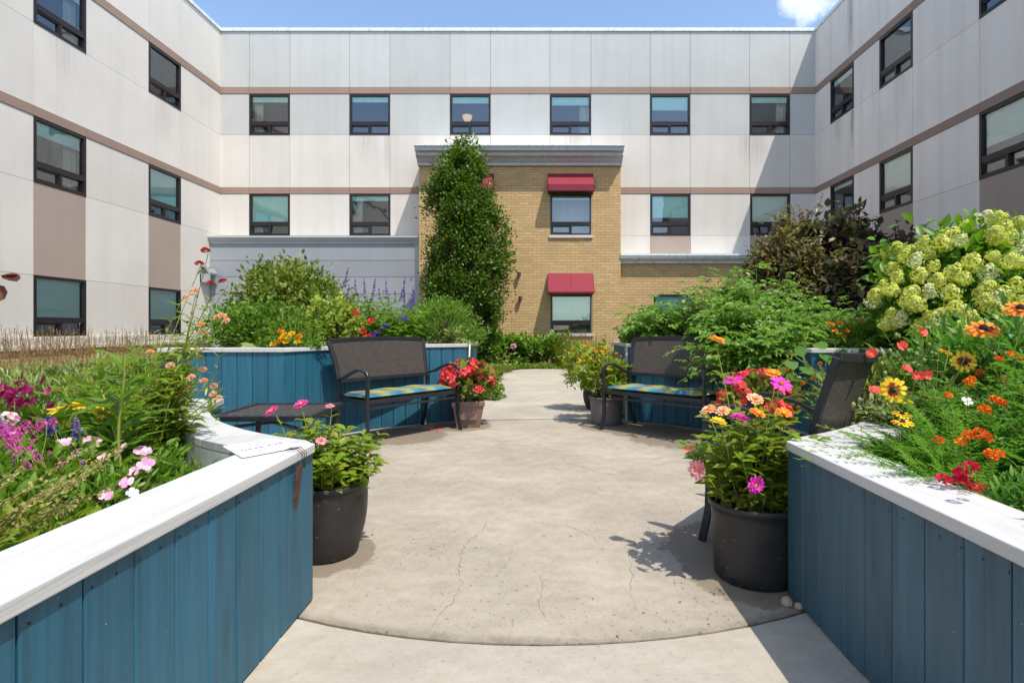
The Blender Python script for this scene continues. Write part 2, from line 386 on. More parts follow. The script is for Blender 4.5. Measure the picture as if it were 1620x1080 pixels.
# far path up to the planting by the brick bay
L_ = [(-1.6, 6.2), (-1.0, 7.0), (-1.0, 8.3), (-1.12, 9.6), (-1.2, 11), (-1.1, 12.4), (-.85, 13.3), (-.5, 13.9), (.0, 14.1)]
R_ = [(1.6, 6.2), (1.06, 7.0), (1.0, 8.3), (.92, 9.6), (.88, 11), (.9, 12.4), (.92, 13.3), (.8, 13.9), (.5, 14.1)]
mb = MB(); vs = []
ln = [Vector((*p, 0)) for p in L_]; rn = [Vector((*p, 0)) for p in R_]
for a, b in zip(ln, rn):
    for t in np.linspace(0, 1, 9):
        p = a.lerp(b, float(t)); x, y = p.x, p.y
        d = math.hypot(x - CX, y - CY)
        if y < 7.3 and d < CR + .012: y = CY + math.sqrt(max(0, (CR + .012) ** 2 - x * x))
        vs.append((x, y, gz(y) + .002))
fs = [(i * 9 + j, i * 9 + j + 1, (i + 1) * 9 + j + 1, (i + 1) * 9 + j) for i in range(len(L_) - 1) for j in range(8)]
tag(link('far_path', mesh('far_path', vs, fs, M['path'])), kind='structure')

# ------------------------------------------------------------------ the building
D = 16.85; SC = FPX / D
def zb(y, s=SC): return EYE + (519 - y) / s
def xb(x, s=SC): return (x - 856) / s
bld = thing('residence_building', 'three storey cream building with brown bands wrapping round the courtyard', 'building', (0, D, 0))
inv = lambda v: Vector(v) - Vector((0, D, 0))
WZ = {2: (zb(213.7), zb(149.5)), 1: (zb(372.5), zb(307)), 0: (.97, 2.16)}
win_n = 0
WCACHE = {}
def win_meshes(w, h):
    key = (round(w, 3), round(h, 3))
    if key in WCACHE: return WCACHE[key]
    f = .055; fr = MB()
    fr.box(0, f, -.012, .09, 0, h).box(w - f, w, -.012, .09, 0, h).box(f, w - f, -.012, .09, h - f, h).box(f, w - f, -.012, .09, 0, f)
    r0, r1 = .235 * h, .33 * h
    fr.box(f, w - f, -.006, .085, r0, r1)
    fr.box(w / 2 - .025, w / 2 + .025, .0, .08, f, r0)
    fr.box(f, w / 2 - .025, .012, .06, r0 - .035, r0).box(f, w / 2 - .025, .012, .06, f, f + .03).box(f, f + .03, .012, .06, f + .03, r0 - .035).box(w / 2 - .055, w / 2 - .025, .012, .06, f + .03, r0 - .035)
    g = MB()
    g.add([(f, .04, r1), (w - f, .04, r1), (w - f, .04, h - f), (f, .04, h - f)], [(0, 1, 2, 3)])
    g2 = MB().add([(f, .045, f), (w / 2 - .025, .045, f), (w / 2 - .025, .045, r0), (f, .045, r0)], [(0, 1, 2, 3)])
    g2.add([(w / 2 + .025, .055, f), (w - f, .055, f), (w - f, .055, r0), (w / 2 + .025, .055, r0)], [(0, 1, 2, 3)])
    rm = MB(); d = 1.7
    rm.add([(-.3, .1, -.5), (w + .3, .1, -.5), (w + .3, d, -.5), (-.3, d, -.5), (-.3, .1, h + .25), (w + .3, .1, h + .25), (w + .3, d, h + .25), (-.3, d, h + .25)],
           [(0, 1, 2, 3), (7, 6, 5, 4), (1, 5, 6, 2), (3, 2, 6, 7), (4, 0, 3, 7)])
    # front closing pieces round the opening
    rm.box(-.3, .0, .1, .11, -.5, h + .25).box(w, w + .3, .1, .11, -.5, h + .25).box(0, w, .1, .11, -.5, 0).box(0, w, .1, .11, h, h + .25)
    WCACHE[key] = (fr.me('frame', M['frame']), g.me('pane', M['glass']), g2.me('pane', M['glass']), rm.me('interior', M['room']), {})
    return WCACHE[key]
def window(org, rz, w, h, blind=.3, bm='blind', curtain=0, lamp=False):
    fr, g, g2, rm, bl = win_meshes(w, h)
    o = link('window', fr, bld, inv(org), (0, 0, rz))
    link('pane', g, o); link('pane', g2, o); link('interior', rm, o)
    f = .055
    if blind > 0:
        k = (round(blind, 2), bm)
        if k not in bl:
            z1 = h - f; z0 = z1 - blind * (h - f - .33 * h)
            bl[k] = MB().box(f + .012, w - f - .012, .075, .079, z0, z1 - .03).box(f, w - f, .065, .12, z1 - .04, z1 + .02).box(f + .012, w - f - .012, .07, .085, z0 - .025, z0).me('blind', M[bm])
        link('blind', bl[k], o)
    if curtain:
        m = MB(); x0 = w - f - .28 if curtain > 0 else f; pts = []
        for i in range(15): pts.append((x0 + .28 * i / 14, .2 + .025 * math.sin(i * 1.7)))
        m.add([(x, y, .02) for x, y in pts] + [(x, y, h) for x, y in pts], [(i, i + 1, 15 + i + 1, 15 + i) for i in range(14)])
        m.build('curtain', M['curtain'], o)
    if lamp:
        m = MB(); cx, cy, z = w * .34, .8, h * .72
        m.lathe([(.0, z - .17), (.09, z - .165), (.12, z - .12), (.15, z - .05), (.155, z)], 20, (cx, cy)).build('ceiling_lamp', M['bowl'], o, True)
    return o

def facade(org, rz, rows, length, thick=.1):
    """rows: list of (z0,z1,default material,[(u0,u1,material or None)]); None = opening"""
    by = {}
    g = .005
    for (z0, z1, mat, cuts, edges, proud) in rows:
        es = sorted(set([0, length] + [e for c in cuts for e in c[:2]] + list(edges)))
        for a, b in zip(es[:-1], es[1:]):
            mm = mat; mid = (a + b) / 2
            for c in cuts:
                if c[0] < mid < c[1]: mm = c[2]
            if mm is None: continue
            m = by.setdefault(mm, MB())
            m.box(a + (g if a > 0 else 0), b - (g if b < length else 0), -proud, thick, z0 + g * .6, z1 - g * .6)
    for k, m in by.items():
        if k == 'taupe':
            for i in range(len(m.v) // 8):
                q_ = MB(); q_.add(m.v[i * 8:i * 8 + 8], [tuple(j - i * 8 for j in f) for f in m.f[i * 6:i * 6 + 6]]); q_.build('taupe_panel', M[k], bld, loc=inv(org), rot=(0, 0, rz))
            continue
        m.build('wall_band' if k == 'band' else 'wall', M[k], bld, loc=inv(org), rot=(0, 0, rz))

def backing(org, rz, length, zs, holes):
    m = MB()
    zl = sorted(set([zs[0], zs[1]] + [z for h in holes for z in h[2:]]))
    for z0, z1 in zip(zl[:-1], zl[1:]):
        hs = sorted([h for h in holes if h[2] < (z0 + z1) / 2 < h[3]]); x = 0
        for h in hs: m.box(x, h[0], .025, .099, z0, z1); x = h[1]
        m.box(x, length, .025, .099, z0, z1)
    return m
ZR = [zb(45), zb(50), zb(138), zb(148.6), zb(213.6), zb(296.5), zb(306.5), zb(372.6)]
# back wall: u = x - XL
XL, XR = -9.62, 8.235
W2 = [(394.5, 458.5), (553, 617), (712, 776), (870, 935), (1028.5, 1092), (1186, 1249.5)]
W1 = [(394.5, 458.5), (553, 617.5), (1029, 1092.5), (1187, 1250)]
U = lambda px: xb(px) - XL
c2 = [(U(a), U(b), None) for a, b in W2]; e2 = [U(x) for ab in W2 for x in ab]
c1 = [(U(a), U(b), None) for a, b in W1]; e1 = [U(x) for ab in W1 for x in ab]
tp = [(U(a), U(b), 'taupe') for a, b in W1[2:]]
LB = XR - XL
facade((XL, D, 0), 0, [
    (ZR[2], ZR[1], 'grey_wall', [], e2, 0), (ZR[3], ZR[2], 'band', [], e2, .015), (ZR[4], ZR[3], 'grey_wall', c2, e2, 0),
    (ZR[5], ZR[4], 'white_wall', [], e2, 0), (ZR[6], ZR[5], 'band', [], e1, .015), (ZR[7], ZR[6], 'white_wall', c1, e1, 0),
    (2.9, ZR[7], 'white_wall', tp, e1, 0), (.8, 2.9, 'white_wall', [], [], 0)], LB)
blinds2 = [(.18, 'blind'), (.18, 'blind'), (.22, 'blind'), (.3, 'blind'), (.5, 'blind'), (.2, 'blind')]
for (a, b), (bl, bm) in zip(W2, blinds2): window((xb(a), D, WZ[2][0]), 0, xb(b) - xb(a), WZ[2][1] - WZ[2][0], bl, bm, {870: 1, 394.5: -1, 1186: 1}.get(a, 0), a == 712)
for (a, b), (bl, bm) in zip(W1, [(.97, 'blind'), (.15, 'blind'), (.8, 'blind'), (.97, 'blind_w')]): window((xb(a), D, WZ[1][0]), 0, xb(b) - xb(a), WZ[1][1] - WZ[1][0], bl, bm, -1 if a < 600 else 0)
# left wing: runs from y=-4 to D, local x -> +Y
Y0 = -4.0
LW = [(4.5, 5.71), (7.56, 8.77), (10.64, 11.86), (13.76, 14.98)]
LW2 = [(a - Y0, b - Y0, None) for a, b in LW]; eL = [x for a, b, _ in LW2 for x in (a, b)]
LT = [(a, b, 'taupe') for a, b, _ in LW2]
def wing_rows(cs, es, ts, wall):
    return [(ZR[2], ZR[1], wall, [], es, 0), (ZR[3], ZR[2], 'band', [], es, .015), (ZR[4], ZR[3], wall, cs, es, 0), (ZR[5], ZR[4], wall, [], es, 0),
            (ZR[6], ZR[5], 'band', [], es, .015), (ZR[7], ZR[6], wall, cs, es, 0), (WZ[0][1], ZR[7], wall, ts, es, 0), (WZ[0][0], WZ[0][1], wall, cs, es, 0)]
facade((XL, Y0, 0), R(90), wing_rows(LW2, eL, LT, 'left_wall'), D - Y0)
bL = {2: [.3, .3, .2, .0], 1: [.5, .5, .3, .97], 0: [.8, .8, .97, .95]}
for lv in (0, 1, 2):
    for i, (a, b) in enumerate(LW): window((XL, a, WZ[lv][0]), R(90), b - a, WZ[lv][1] - WZ[lv][0], bL[lv][i], 'blind', (1 if (i == 2 and lv > 0) else (-1 if (i + lv) % 3 == 0 else 0)))
# right wing: local x -> -Y, origin at far corner
RW = [(14.78, 15.96), (12.44, 13.65), (9.3, 10.54), (6.2, 7.42), (3.1, 4.3)]
RW2 = [(D - b, D - a, None) for a, b in RW]; eR = [x for a, b, _ in RW2 for x in (a, b)]
RT = [(a, b, 'taupe') for a, b, _ in RW2]
facade((XR, D, 0), R(-90), wing_rows(RW2, eR, RT, 'right_wall'), D - Y0)
bR = {2: [.15, .0, .3, .3, .3], 1: [.1, .9, .75, .6, .5], 0: [.8, .8, .97, .95, .9]}
for lv in (0, 1, 2):
    for i, (a, b) in enumerate(RW): window((XR, b, WZ[lv][0]), R(-90), b - a, WZ[lv][1] - WZ[lv][0], bR[lv][i], 'blind_w', (1 if (i == 2 and lv == 2) else 0))
# backings behind the panel joints
hz = [(a, b, *WZ[2]) for a, b, _ in c2] + [(a, b, *WZ[1]) for a, b, _ in c1]
backing((XL, D, 0), 0, LB, (.8, ZR[1]), hz).build('wall_core', M['joint'], bld, loc=inv((XL, D, 0)))
hL = [(a, b, *WZ[l]) for a, b, _ in LW2 for l in (0, 1, 2)]
backing(0, 0, D - Y0, (.8, ZR[1]), hL).build('wall_core', M['joint'], bld, loc=inv((XL, Y0, 0)), rot=(0, 0, R(90)))
hR = [(a, b, *WZ[l]) for a, b, _ in RW2 for l in (0, 1, 2)]
backing(0, 0, D - Y0, (.8, ZR[1]), hR).build('wall_core', M['joint'], bld, loc=inv((XR, D, 0)), rot=(0, 0, R(-90)))
# stone ledges and brick plinths along the wings, coping, roofs
mb = MB().box(-.0, D - Y0, -.05, .1, .80, .965).box(0, D - Y0, -.085, .1, .74, .80).box(0, D - Y0, -.03, .1, .965, .99)
for org, rz in (((XL, Y0, 0), R(90)), ((XR, D, 0), R(-90))):
    mb.build('ledge', M['stone'], bld, loc=inv(org), rot=(0, 0, rz))
    MB().box(0, D - Y0, -.03, .1, -.1, .738).build('plinth', M['brick'], bld, loc=inv(org), rot=(0, 0, rz))
    MB().box(0, D - Y0, -.04, .35, ZR[1], ZR[0]).build('coping', M['coping'], bld, loc=inv(org), rot=(0, 0, rz))
MB().box(.04, LB - .04, -.04, .35, ZR[1], ZR[0]).build('coping', M['coping'], bld, loc=inv((XL, D, 0)))
mb = MB().box(XL - 12, XL - .36, Y0 - D, 12, ZR[1] - .3, ZR[1] - .2).box(XR + .36, XR + 12, Y0 - D, 12, ZR[1] - .3, ZR[1] - .2).box(XL - .36, XR + .36, .36, 12, ZR[1] - .3, ZR[1] - .2)
mb.build('roof', M['roof'], bld)
mb = MB().box(XL - 12, XL - .1, Y0 - D - .01, Y0 - D + .1, 0, ZR[1] - .3).box(XR + .1, XR + 12, Y0 - D - .01, Y0 - D + .1, 0, ZR[1] - .3).box(XL - 12, XL - 11.9, Y0 - D + .1, 12, 0, ZR[1] - .3).box(XR + 11.9, XR + 12, Y0 - D + .1, 12, 0, ZR[1] - .3).box(XL - 11.9, XR + 11.9, 11.9, 12, 0, ZR[1] - .3)
mb.build('outer_wall', M['white_wall'], bld)
# brick bay in the middle
BY = 16.1; BS = FPX / BY
bx0, bx1 = xb(663, BS), xb(982, BS)
wB1 = (xb(870.5, BS), xb(936, BS), zb(372, BS), zb(307.5, BS)); wB0 = (xb(871, BS), xb(937, BS), zb(527, BS), zb(466, BS))
wA1 = (xb(710, BS), xb(775.5, BS), wB1[2], wB1[3]); wA0 = (xb(710, BS), xb(776, BS), wB0[2], wB0[3])
def brickwall(x0, x1, z0, z1, holes):
    m = MB(); xs = sorted(set([x0, x1] + [h[0] for h in holes] + [h[1] for h in holes]))
    for a, b in zip(xs[:-1], xs[1:]):
        hs = sorted([h for h in holes if h[0] < (a + b) / 2 < h[1]], key=lambda h: h[2]); z = z0
        for h in hs: m.box(a, b, 0, .09, z, h[2]); z = h[3]
        m.box(a, b, 0, .09, z, z1)
    return m
mb = brickwall(bx0, bx1, -.1, zb(250, BS), [wB1, wB0, wA1, wA0])
mb.box(bx0, bx0 + .09, .09, D - BY, -.1, zb(250, BS)).box(bx1 - .09, bx1, .09, D - BY, -.1, zb(250, BS))
mb.build('brick_wall', M['brick'], bld, loc=inv((0, BY, 0)))
for i, h in enumerate((wB1, wB0, wA1, wA0)):
    window((h[0], BY + .015, h[2]), 0, h[1] - h[0], h[3] - h[2], (.08, .95, .1, .9)[i], 'blind')
    MB().box(h[0] - .03, h[1] + .03, -.05, .0, h[2] - .08, h[2] - .002).build('sill', M['stone'], bld, loc=inv((0, BY, 0)))
ct, cbm = 6.22, zb(263, BS)
prof = [(.3, cbm), (-.08, cbm), (-.09, cbm + .08), (-.14, cbm + .1), (-.2, cbm + .16), (-.3, cbm + .2), (-.33, cbm + .22), (-.33, ct - .12), (-.44, ct - .11), (-.46, ct - .03), (-.48, ct), (.3, ct)]
MB().extr_x(prof, bx0 - .03, bx1 + .03).build('cornice', M['cornice'], bld, loc=inv((0, BY, 0)))
MB().box(bx0 - .05, bx1 + .05, -.5, D - BY - .02, ct + .002, ct + .035).build('coping', M['coping'], bld, loc=inv((0, BY, 0)))
MB().box(bx1 - .85, bx1 - .838, -.004, .0, -.05, cbm).build('movement_joint', M['joint'], bld, loc=inv((0, BY, 0)))
for x0, x1 in ((.19, 1.49), (-2.66, -1.36)):
    # upper awning: slope then hanging valance; lower one a single slope
    for z0, zv, z1, d in ((4.99, 5.17, 5.58, .42), (2.13, 2.17, 2.72, .5)):
        m = MB().extr_x([(-.002, z1), (-d, zv), (-d, z0), (-d + .01, z0), (-d + .01, zv - .012), (-.002, z1 - .015)], x0, x1)
        for xs in (x0, x1 - .012): m.extr_x([(-.002, z1), (-d, zv), (-d, z0), (-.002, z0)], xs - .001, xs + .013)
        m.extr_x([(-.03, z1 - .012), (-d + .0, zv + .004), (-d - .004, zv + .004), (-.03, z1 - .004)], (x0 + x1) / 2 - .004, (x0 + x1) / 2 + .004)
        a = m.build('awning', M['awning'], bld, loc=inv((0, BY, 0)))
        MB().box(x0 + .02, x1 - .02, -d + .014, -.01, z0 + .003, z0 + .025).build('awning_frame', M['frame'], a)
for (px, py) in ((821.5, 434), (823.5, 472)):
    p = at(px, py, BY); m = MB(); m.lathe([(.0, -.06), (.05, -.06), (.055, .03), (.06, .05), (.0, .055)], 14, (0, -.11)).box(-.04, .04, -.08, 0, -.03, .03)
    m.build('wall_light', M['fixture'], bld, loc=inv(p))
# low grey wing left, low brick wing right
GY = 16.3; GS = FPX / GY
gx0, gx1 = XL, bx0; m = MB(); lv = [-.1] + [zb(y, GS) for y in (519, 492, 465, 438, 412, 386)]
for a, b in zip(lv[:-1], lv[1:]): m.box(gx0, gx1, 0, .1, a + .006, b - .006)
m.build('siding', M['siding'], bld, loc=inv((0, GY, 0)))
MB().box(gx0, gx1, .03, .09, -.1, lv[-1]).build('siding_core', M['joint'], bld, loc=inv((0, GY + .02, 0)))
zt = zb(374, GS)
MB().extr_x([(.5, lv[-1]), (-.02, lv[-1]), (-.03, lv[-1] + .06), (-.06, lv[-1] + .09), (-.09, lv[-1] + .15), (-.12, lv[-1] + .17), (-.12, zt), (.5, zt)], gx0, gx1 - .002).build('cornice', M['siding_trim'], bld, loc=inv((0, GY, 0)))
MB().box(gx1 - .16, gx1 - .004, -.01, -.001, -.05, lv[-1] - .01).build('corner_trim', M['siding_trim'], bld, loc=inv((0, GY, 0)))
wR = [(xb(1034, GS), xb(1034, GS) + 1.19, WZ[0][0], 2.13), (xb(1190, GS), xb(1190, GS) + 1.19, WZ[0][0], 2.13)]
zt2 = zb(403, GS) ; zc2 = zb(417, GS)
brickwall(bx1, XR, -.1, zc2, wR).build('brick_wall', M['brick'], bld, loc=inv((0, GY, 0)))
for i, h in enumerate(wR): window((h[0], GY + .015, h[2]), 0, h[1] - h[0], h[3] - h[2], .5, 'blind')
MB().extr_x([(.5, zc2), (-.06, zc2), (-.07, zc2 + .06), (-.15, zc2 + .1), (-.2, zc2 + .14), (-.2, zc2 + .19), (-.26, zc2 + .2), (-.26, zt2), (.5, zt2)], bx1 + .002, XR - .03).build('cornice', M['coping'], bld, loc=inv((0, GY, 0)))
for x in (bx1 + .7, bx1 + 1.9): MB().box(x, x + .01, -.004, 0, -.05, zc2).build('movement_joint', M['joint'], bld, loc=inv((0, GY, 0)))
# dryer vent on the left wing
m = MB(); m.extr_x([(0, .0), (-.16, -.06), (-.3, -.22), (-.3, -.26), (-.26, -.26), (-.13, -.09), (0, -.04)], -.18, .18).box(-.17, -.13, -.28, 0, -.5, -.26).box(.13, .17, -.28, 0, -.5, -.26).box(-.17, .17, -.03, 0, -.5, -.02)
m.build('vent_hood', M['vent'], bld, loc=inv((XL, 16.0, 2.95)), rot=(0, 0, R(90)))
# ------------------------------------------------------------------ raised planters
PC = Vector((0, 4.43))
def arc(r, p0y=None, p1y=None, side=-1, n=24, x0=None, x1=None):
    """points on circle radius r about PC, from point a to point b given by x or y"""
    pass
def ang_of_x(x, r, top=False):
    s = math.sqrt(max(0, r * r - x * x)); return math.atan2(s if top else -s, x)
def ang_of_y(y, r, side):
    d = y - PC.y; return math.atan2(d, side * math.sqrt(max(0, r * r - d * d)))
def arcpts(r, a0, a1, n):
    while a1 - a0 > math.pi: a1 -= 2 * math.pi
    while a1 - a0 < -math.pi: a1 += 2 * math.pi
    return [Vector((PC.x + r * math.cos(a0 + (a1 - a0) * i / n), PC.y + r * math.sin(a0 + (a1 - a0) * i / n))) for i in range(n + 1)]
def planks(path, z0, z1, w=.147, th=.02, inward=1):
    """boards of width w along a polyline; path direction with the outside on the right hand"""
    m = MB(); bk = MB()
    seg = []; P = [Vector(p) for p in path]
    # resample
    pts = [P[0]]; corners = [0]
    for i in range(len(P) - 1):
        d = (P[i + 1] - P[i]).length
    # walk per smooth run: a run breaks where the turn is sharp
    runs = [[P[0]]]
    for i in range(1, len(P)):
        runs[-1].append(P[i])
        if i < len(P) - 1:
            a = (P[i] - P[i - 1]).normalized(); b = (P[i + 1] - P[i]).normalized()
            if a.dot(b) < .9: runs.append([P[i]])
    for run in runs:
        Ls = [0]
        for a, b in zip(run[:-1], run[1:]): Ls.append(Ls[-1] + (b - a).length)
        T = Ls[-1]; n = max(1, round(T / w)); ts = [T * i / n for i in range(n + 1)]
        def pt(t):
            for i in range(len(run) - 1):
                if t <= Ls[i + 1] + 1e-9: return run[i].lerp(run[i + 1], (t - Ls[i]) / (Ls[i + 1] - Ls[i]))
            return run[-1]
        for i in range(n):
            a, b = pt(ts[i]), pt(ts[i + 1]); d = (b - a).normalized(); nr = Vector((d.y, -d.x)); g = .0022
            j = random.uniform(-.0015, .0015)
            a2, b2 = a + d * g, b - d * g
            q = [a2 - nr * (th - j), b2 - nr * (th - j), b2 + nr * j, a2 + nr * j]
            # bevelled front edges
            bv = .004
            poly = [a2 - nr * th, b2 - nr * th, b2 + nr * (j - bv), b2 - d * bv + nr * j, a2 + d * bv + nr * j, a2 + nr * (j - bv)]
            m.prism([(p.x, p.y) for p in poly], z0 + random.uniform(.004, .012), z1)
            m.f[-8:] = [m.f[-8], m.f[-7]] + m.f[-6:]
            bp = [a - nr * (th + .03), b - nr * (th + .03), b - nr * (th + .001), a - nr * (th + .001)]
            bk.prism([(p.x, p.y) for p in bp], z0, z1)
    return m, bk
def offset_cap(segs, z0, z1):
    """segs: list of quads (outer a, outer b, inner b, inner a)"""
    m = MB()
    for (a, b, c, d) in segs:
        m.prism([(p[0], p[1]) for p in (a, b, c, d)], z0, z1)
    return m
def nails(m, path, z, w=.147):
    pass
def near_planter(s, xf, label):
    """s=-1 left, +1 right. xf: board face x"""
    r = 2.27; ye = 3.84; yb = -.6; xo = 3.5
    t = thing('raised_planter', label, 'planter', (s * xf, 1, 0))
    off = Vector((s * xf, 1))
    a0 = ang_of_x(s * xf, r); a1 = ang_of_y(ye, r, s)
    ap = arcpts(r, a0, a1, 22)
    path = [Vector((s * xf, yb))] + ap + [Vector((s * xo, ye)), Vector((s * xo, yb)), Vector((s * xf, yb))]
    if s < 0: path = path  # outside on the right when walking +y on the left planter
    else: path = path[::-1]
    path = [p - off for p in path]
    m, bk = planks(path, .0, .63)
    mat = M['blue_l'] if s < 0 else M['blue_r']
    m.build('board_wall', mat, t); bk.build('backing', M['backer'], t)
    # nail heads
    nm = MB()
    for k in range(20):
        y = yb + .147 * k + .04
        if y < 2.2:
            for dy in (0, .07):
                nm.lathe([(0, 0), (.0032, 0)], 6)
                vs = nm.v[-12:]; del nm.v[-12:]
                for (vx, vy, vz) in vs: nm.v.append((s * xf - off.x - s * (.0022), y + dy - off.y + vx, .595 + vy + random.uniform(-.001, .001)))
    nm.build('nail_heads', M['backer'], t)
    # cap: outer overhang .018, width .225
    ov, wd = .018, .225; z0, z1 = .630, .668
    xo1, xi = s * (xf - ov), s * (xf - ov + wd)
    ro, ri = r - ov, r - ov + wd
    oa0 = ang_of_x(xo1, ro); oa1 = ang_of_y(ye + ov, ro, s)
    ia0 = ang_of_x(xi, ri); ia1 = ang_of_y(ye + ov - wd, ri, s)
    n = 5; O = arcpts(ro, oa0, oa1, n * 6); I = arcpts(ri, ia0, ia1, n * 6)
    g = .0012
    # straight front boards, two lengths
    tip = O[0]; ti = I[0]
    cap = MB()
    def pr(pts, dz=0): cap.prism([(p[0] - off.x, p[1] - off.y) for p in (pts if s < 0 else pts[::-1])], z0, z1 + dz)
    ym = .35 if s < 0 else .1
    pr([(xo1, yb), (xo1, ym - g), (xi, ym - g), (xi, yb)][::-1])
    pr([(xo1, ym + g), (xo1, tip.y - .035), (xo1 + s * .03, tip.y - .012), (ti.x, ti.y), (xi, ym + g)][::-1])
    # the arc boards, each a piece with curved edges
    start = [Vector((xo1 + s * .031, tip.y - .006)) ]
    for k in range(n):
        oo = O[k * 6:(k + 1) * 6 + 1]; ii = I[k * 6:(k + 1) * 6 + 1]
        if k == 0: oo = [Vector((xo1 + s * .03, tip.y - .010))] + oo[1:]
        d = (oo[-1] - ii[-1]).normalized(); tt = Vector((-d.y, d.x)) * g * (1 if s < 0 else -1)
        pts = oo + ii[::-1]
        pr(pts[::-1], random.uniform(-.0015, .0008))
    # end board
    pr([O[-1] + Vector((0, 0.0)), (s * xo, ye + ov), (s * xo, ye + ov - wd), I[-1]][::-1], -.001)
    pr([(s * (xo + ov), ye - wd), (s * (xo + ov), yb), (s * (xo + ov - wd), yb), (s * (xo + ov - wd), ye - wd)], -.002)
    cap.build('cap_board', M['cap_y'], t, bevel=.004)
    inner = MB(); ip = [Vector((xi, yb))] + I + [Vector((s * (xo - .2), ye + ov - wd)), Vector((s * (xo - .2), yb))]
    inner.prism([(p.x - off.x + s * .012, p.y - off.y - .0) for p in (ip if s > 0 else ip[::-1])], .1, .55)
    inner.build('soil', M['soil'], t)
    # pale inner lining just under the cap
    lin = MB()
    for a, b in zip(ip[:-2], ip[1:-1]):
        lin.add([(a.x - off.x, a.y - off.y, .5), (b.x - off.x, b.y - off.y, .5), (b.x - off.x, b.y - off.y, z0), (a.x - off.x, a.y - off.y, z0)], [(0, 1, 2, 3)])
    lin.build('lining', M['hose'], t)
    return t
near_planter(-1, .965, 'curved raised planter with bright blue boards, nearest on the left, paper sign on its cap')
near_planter(1, 1.065, 'curved raised planter with shade-toned blue boards, nearest on the right beside the black pot')
def far_planter(s, label):
    r = 2.74; H = .955; ov = .02; wd = .2; z1 = H; z0 = H - .04
    fx = -.95 if s < 0 else 1.075; yend = 5.5 if s < 0 else 5.35; xo = -3.75 if s < 0 else 3.62; yb = 8.3
    t = thing('raised_planter', label, 'planter', (s * 2.5, 7, 0)); off = Vector((s * 2.5, 7))
    a0 = ang_of_y(yend, r, s); a1 = ang_of_x(fx, r, True)
    ap = arcpts(r, a0, a1, 24)
    path = [Vector((xo, yend))] + ap + [Vector((fx, yb)), Vector((xo, yb)), Vector((xo, yend))]
    P2 = path if s < 0 else path[::-1]
    m, bk = planks([p - off for p in P2], 0, z0, .15)
    m.build('board_wall', M['blue_l' if s < 0 else 'blue_r'] if s < 0 else M['blue_l'], t); bk.build('backing', M['backer'], t)
    cap = MB()
    ro, ri = r - ov, r - ov + wd
    O = arcpts(ro, ang_of_y(yend - ov, ro, s), ang_of_x(fx - s * ov, ro, True), 24); I = arcpts(ri, ang_of_y(yend - ov + wd, ri, s), ang_of_x(fx - s * ov + s * wd, ri, True), 24)
    def pr(pts, dz=0): cap.prism([(p[0] - off.x, p[1] - off.y) for p in (pts if s < 0 else pts[::-1])], z0, z1 + dz)
    pr([(xo, yend - ov), O[0], I[0], (xo, yend - ov + wd)])
    for k in range(4):
        oo = O[k * 6:(k + 1) * 6 + 1]; ii = I[k * 6:(k + 1) * 6 + 1]; pr(oo + ii[::-1], random.uniform(-.0015, .001))
    pr([O[-1], (fx - s * ov, yb), (fx - s * ov + s * wd, yb), I[-1]], -.001)
    pr([(fx - s * ov + s * wd, yb), (xo, yb), (xo, yb - wd), (fx - s * ov + s * wd, yb - wd)][::-1], -.002)
    cap.build('cap_board', M['cap_y'], t, bevel=.004)
    ip = [Vector((xo, yend + .1))] + I + [Vector((fx + s * .15, yb - .1)), Vector((xo, yb - .1))]
    MB().prism([(p.x - off.x, p.y - off.y) for p in (ip if s < 0 else ip[::-1])], .3, .9).build('soil', M['soil'], t)
    if s > 0:
        MB().box(fx - .022 - off.x, fx - .002 - off.x, ap[-1].y - .0 - off.y, ap[-1].y + .1 - off.y, 0, z0 - .002).build('corner_glare', M['cap_y'], t)  # white strip stands in for sun glare on the side face
    return t
far_planter(-1, 'tall curved blue raised planter behind the left bench, full of herbs and salvia')
far_planter(1, 'tall curved blue raised planter behind the right bench, full of tomato plants')

# things on the left planter: paper sign and hanging rusty strap
tip = Vector((-.945, 2.25))
sg = thing('paper_sign', 'laminated paper notice with faint purple handwriting lying on the left planter cap', 'sign', (0, 0, .672))
def capxy(px, py): Y = (EYE - .672) * FPX / (py - 519); return Vector(((px - 856) * Y / FPX, Y, 0))
q4 = [capxy(352, 706), capxy(436, 693), capxy(474, 707), capxy(383, 724)]
MB().prism([(p.x, p.y) for p in q4][::-1], 0, .0012).build('sheet', M['paper'], sg)
def onsheet(u, v): return q4[0].lerp(q4[1], u).lerp(q4[3].lerp(q4[2], u), v)
ink = MB(); ink2 = MB()
for r_, (v, u0, u1, w) in enumerate([(.16, .1, .8, .0018), (.28, .06, .85, .0018), (.38, .1, .6, .0016), (.55, .12, .55, .0035), (.5, .62, .95, .0035), (.75, .2, .8, .0014), (.86, .1, .85, .0014)]):
    pts = []; n = int((u1 - u0) * 90)
    for i in range(n):
        u = u0 + (u1 - u0) * i / n
        p = onsheet(u, v + .022 * math.sin(i * 1.9 + r_) + .014 * math.sin(i * .83 + 2 * r_)); pts.append((p.x, p.y, .0014))
    k0 = 0
    while k0 < n - 3:
        k1 = min(n - 1, k0 + random.randint(4, 9)); (ink if w > .003 else ink2).tube(pts[k0:k1], w * .75, 3); k0 = k1 + 1
ink.build('writing', M['ink'], sg); ink2.build('writing', M['ink_grey'], sg)
st = thing('hanging_strap', 'rusty metal strap hung by wires from the left planter corner', 'strap', (-.94, 2.2, .64))
m = MB(); m.extr_x([(0, -.03), (.012, -.03), (.03, -.19), (.018, -.19)], -.012, .012); m.build('plate', M['rust'], st, rot=(0, 0, R(90)))
m = MB()
for dy in (-.02, .0, .02): m.tube([(-.06, dy + .01, .036), (-.01, dy, .04), (.012, dy, .02), (.014, dy * .3, -.035)], .0016, 5)
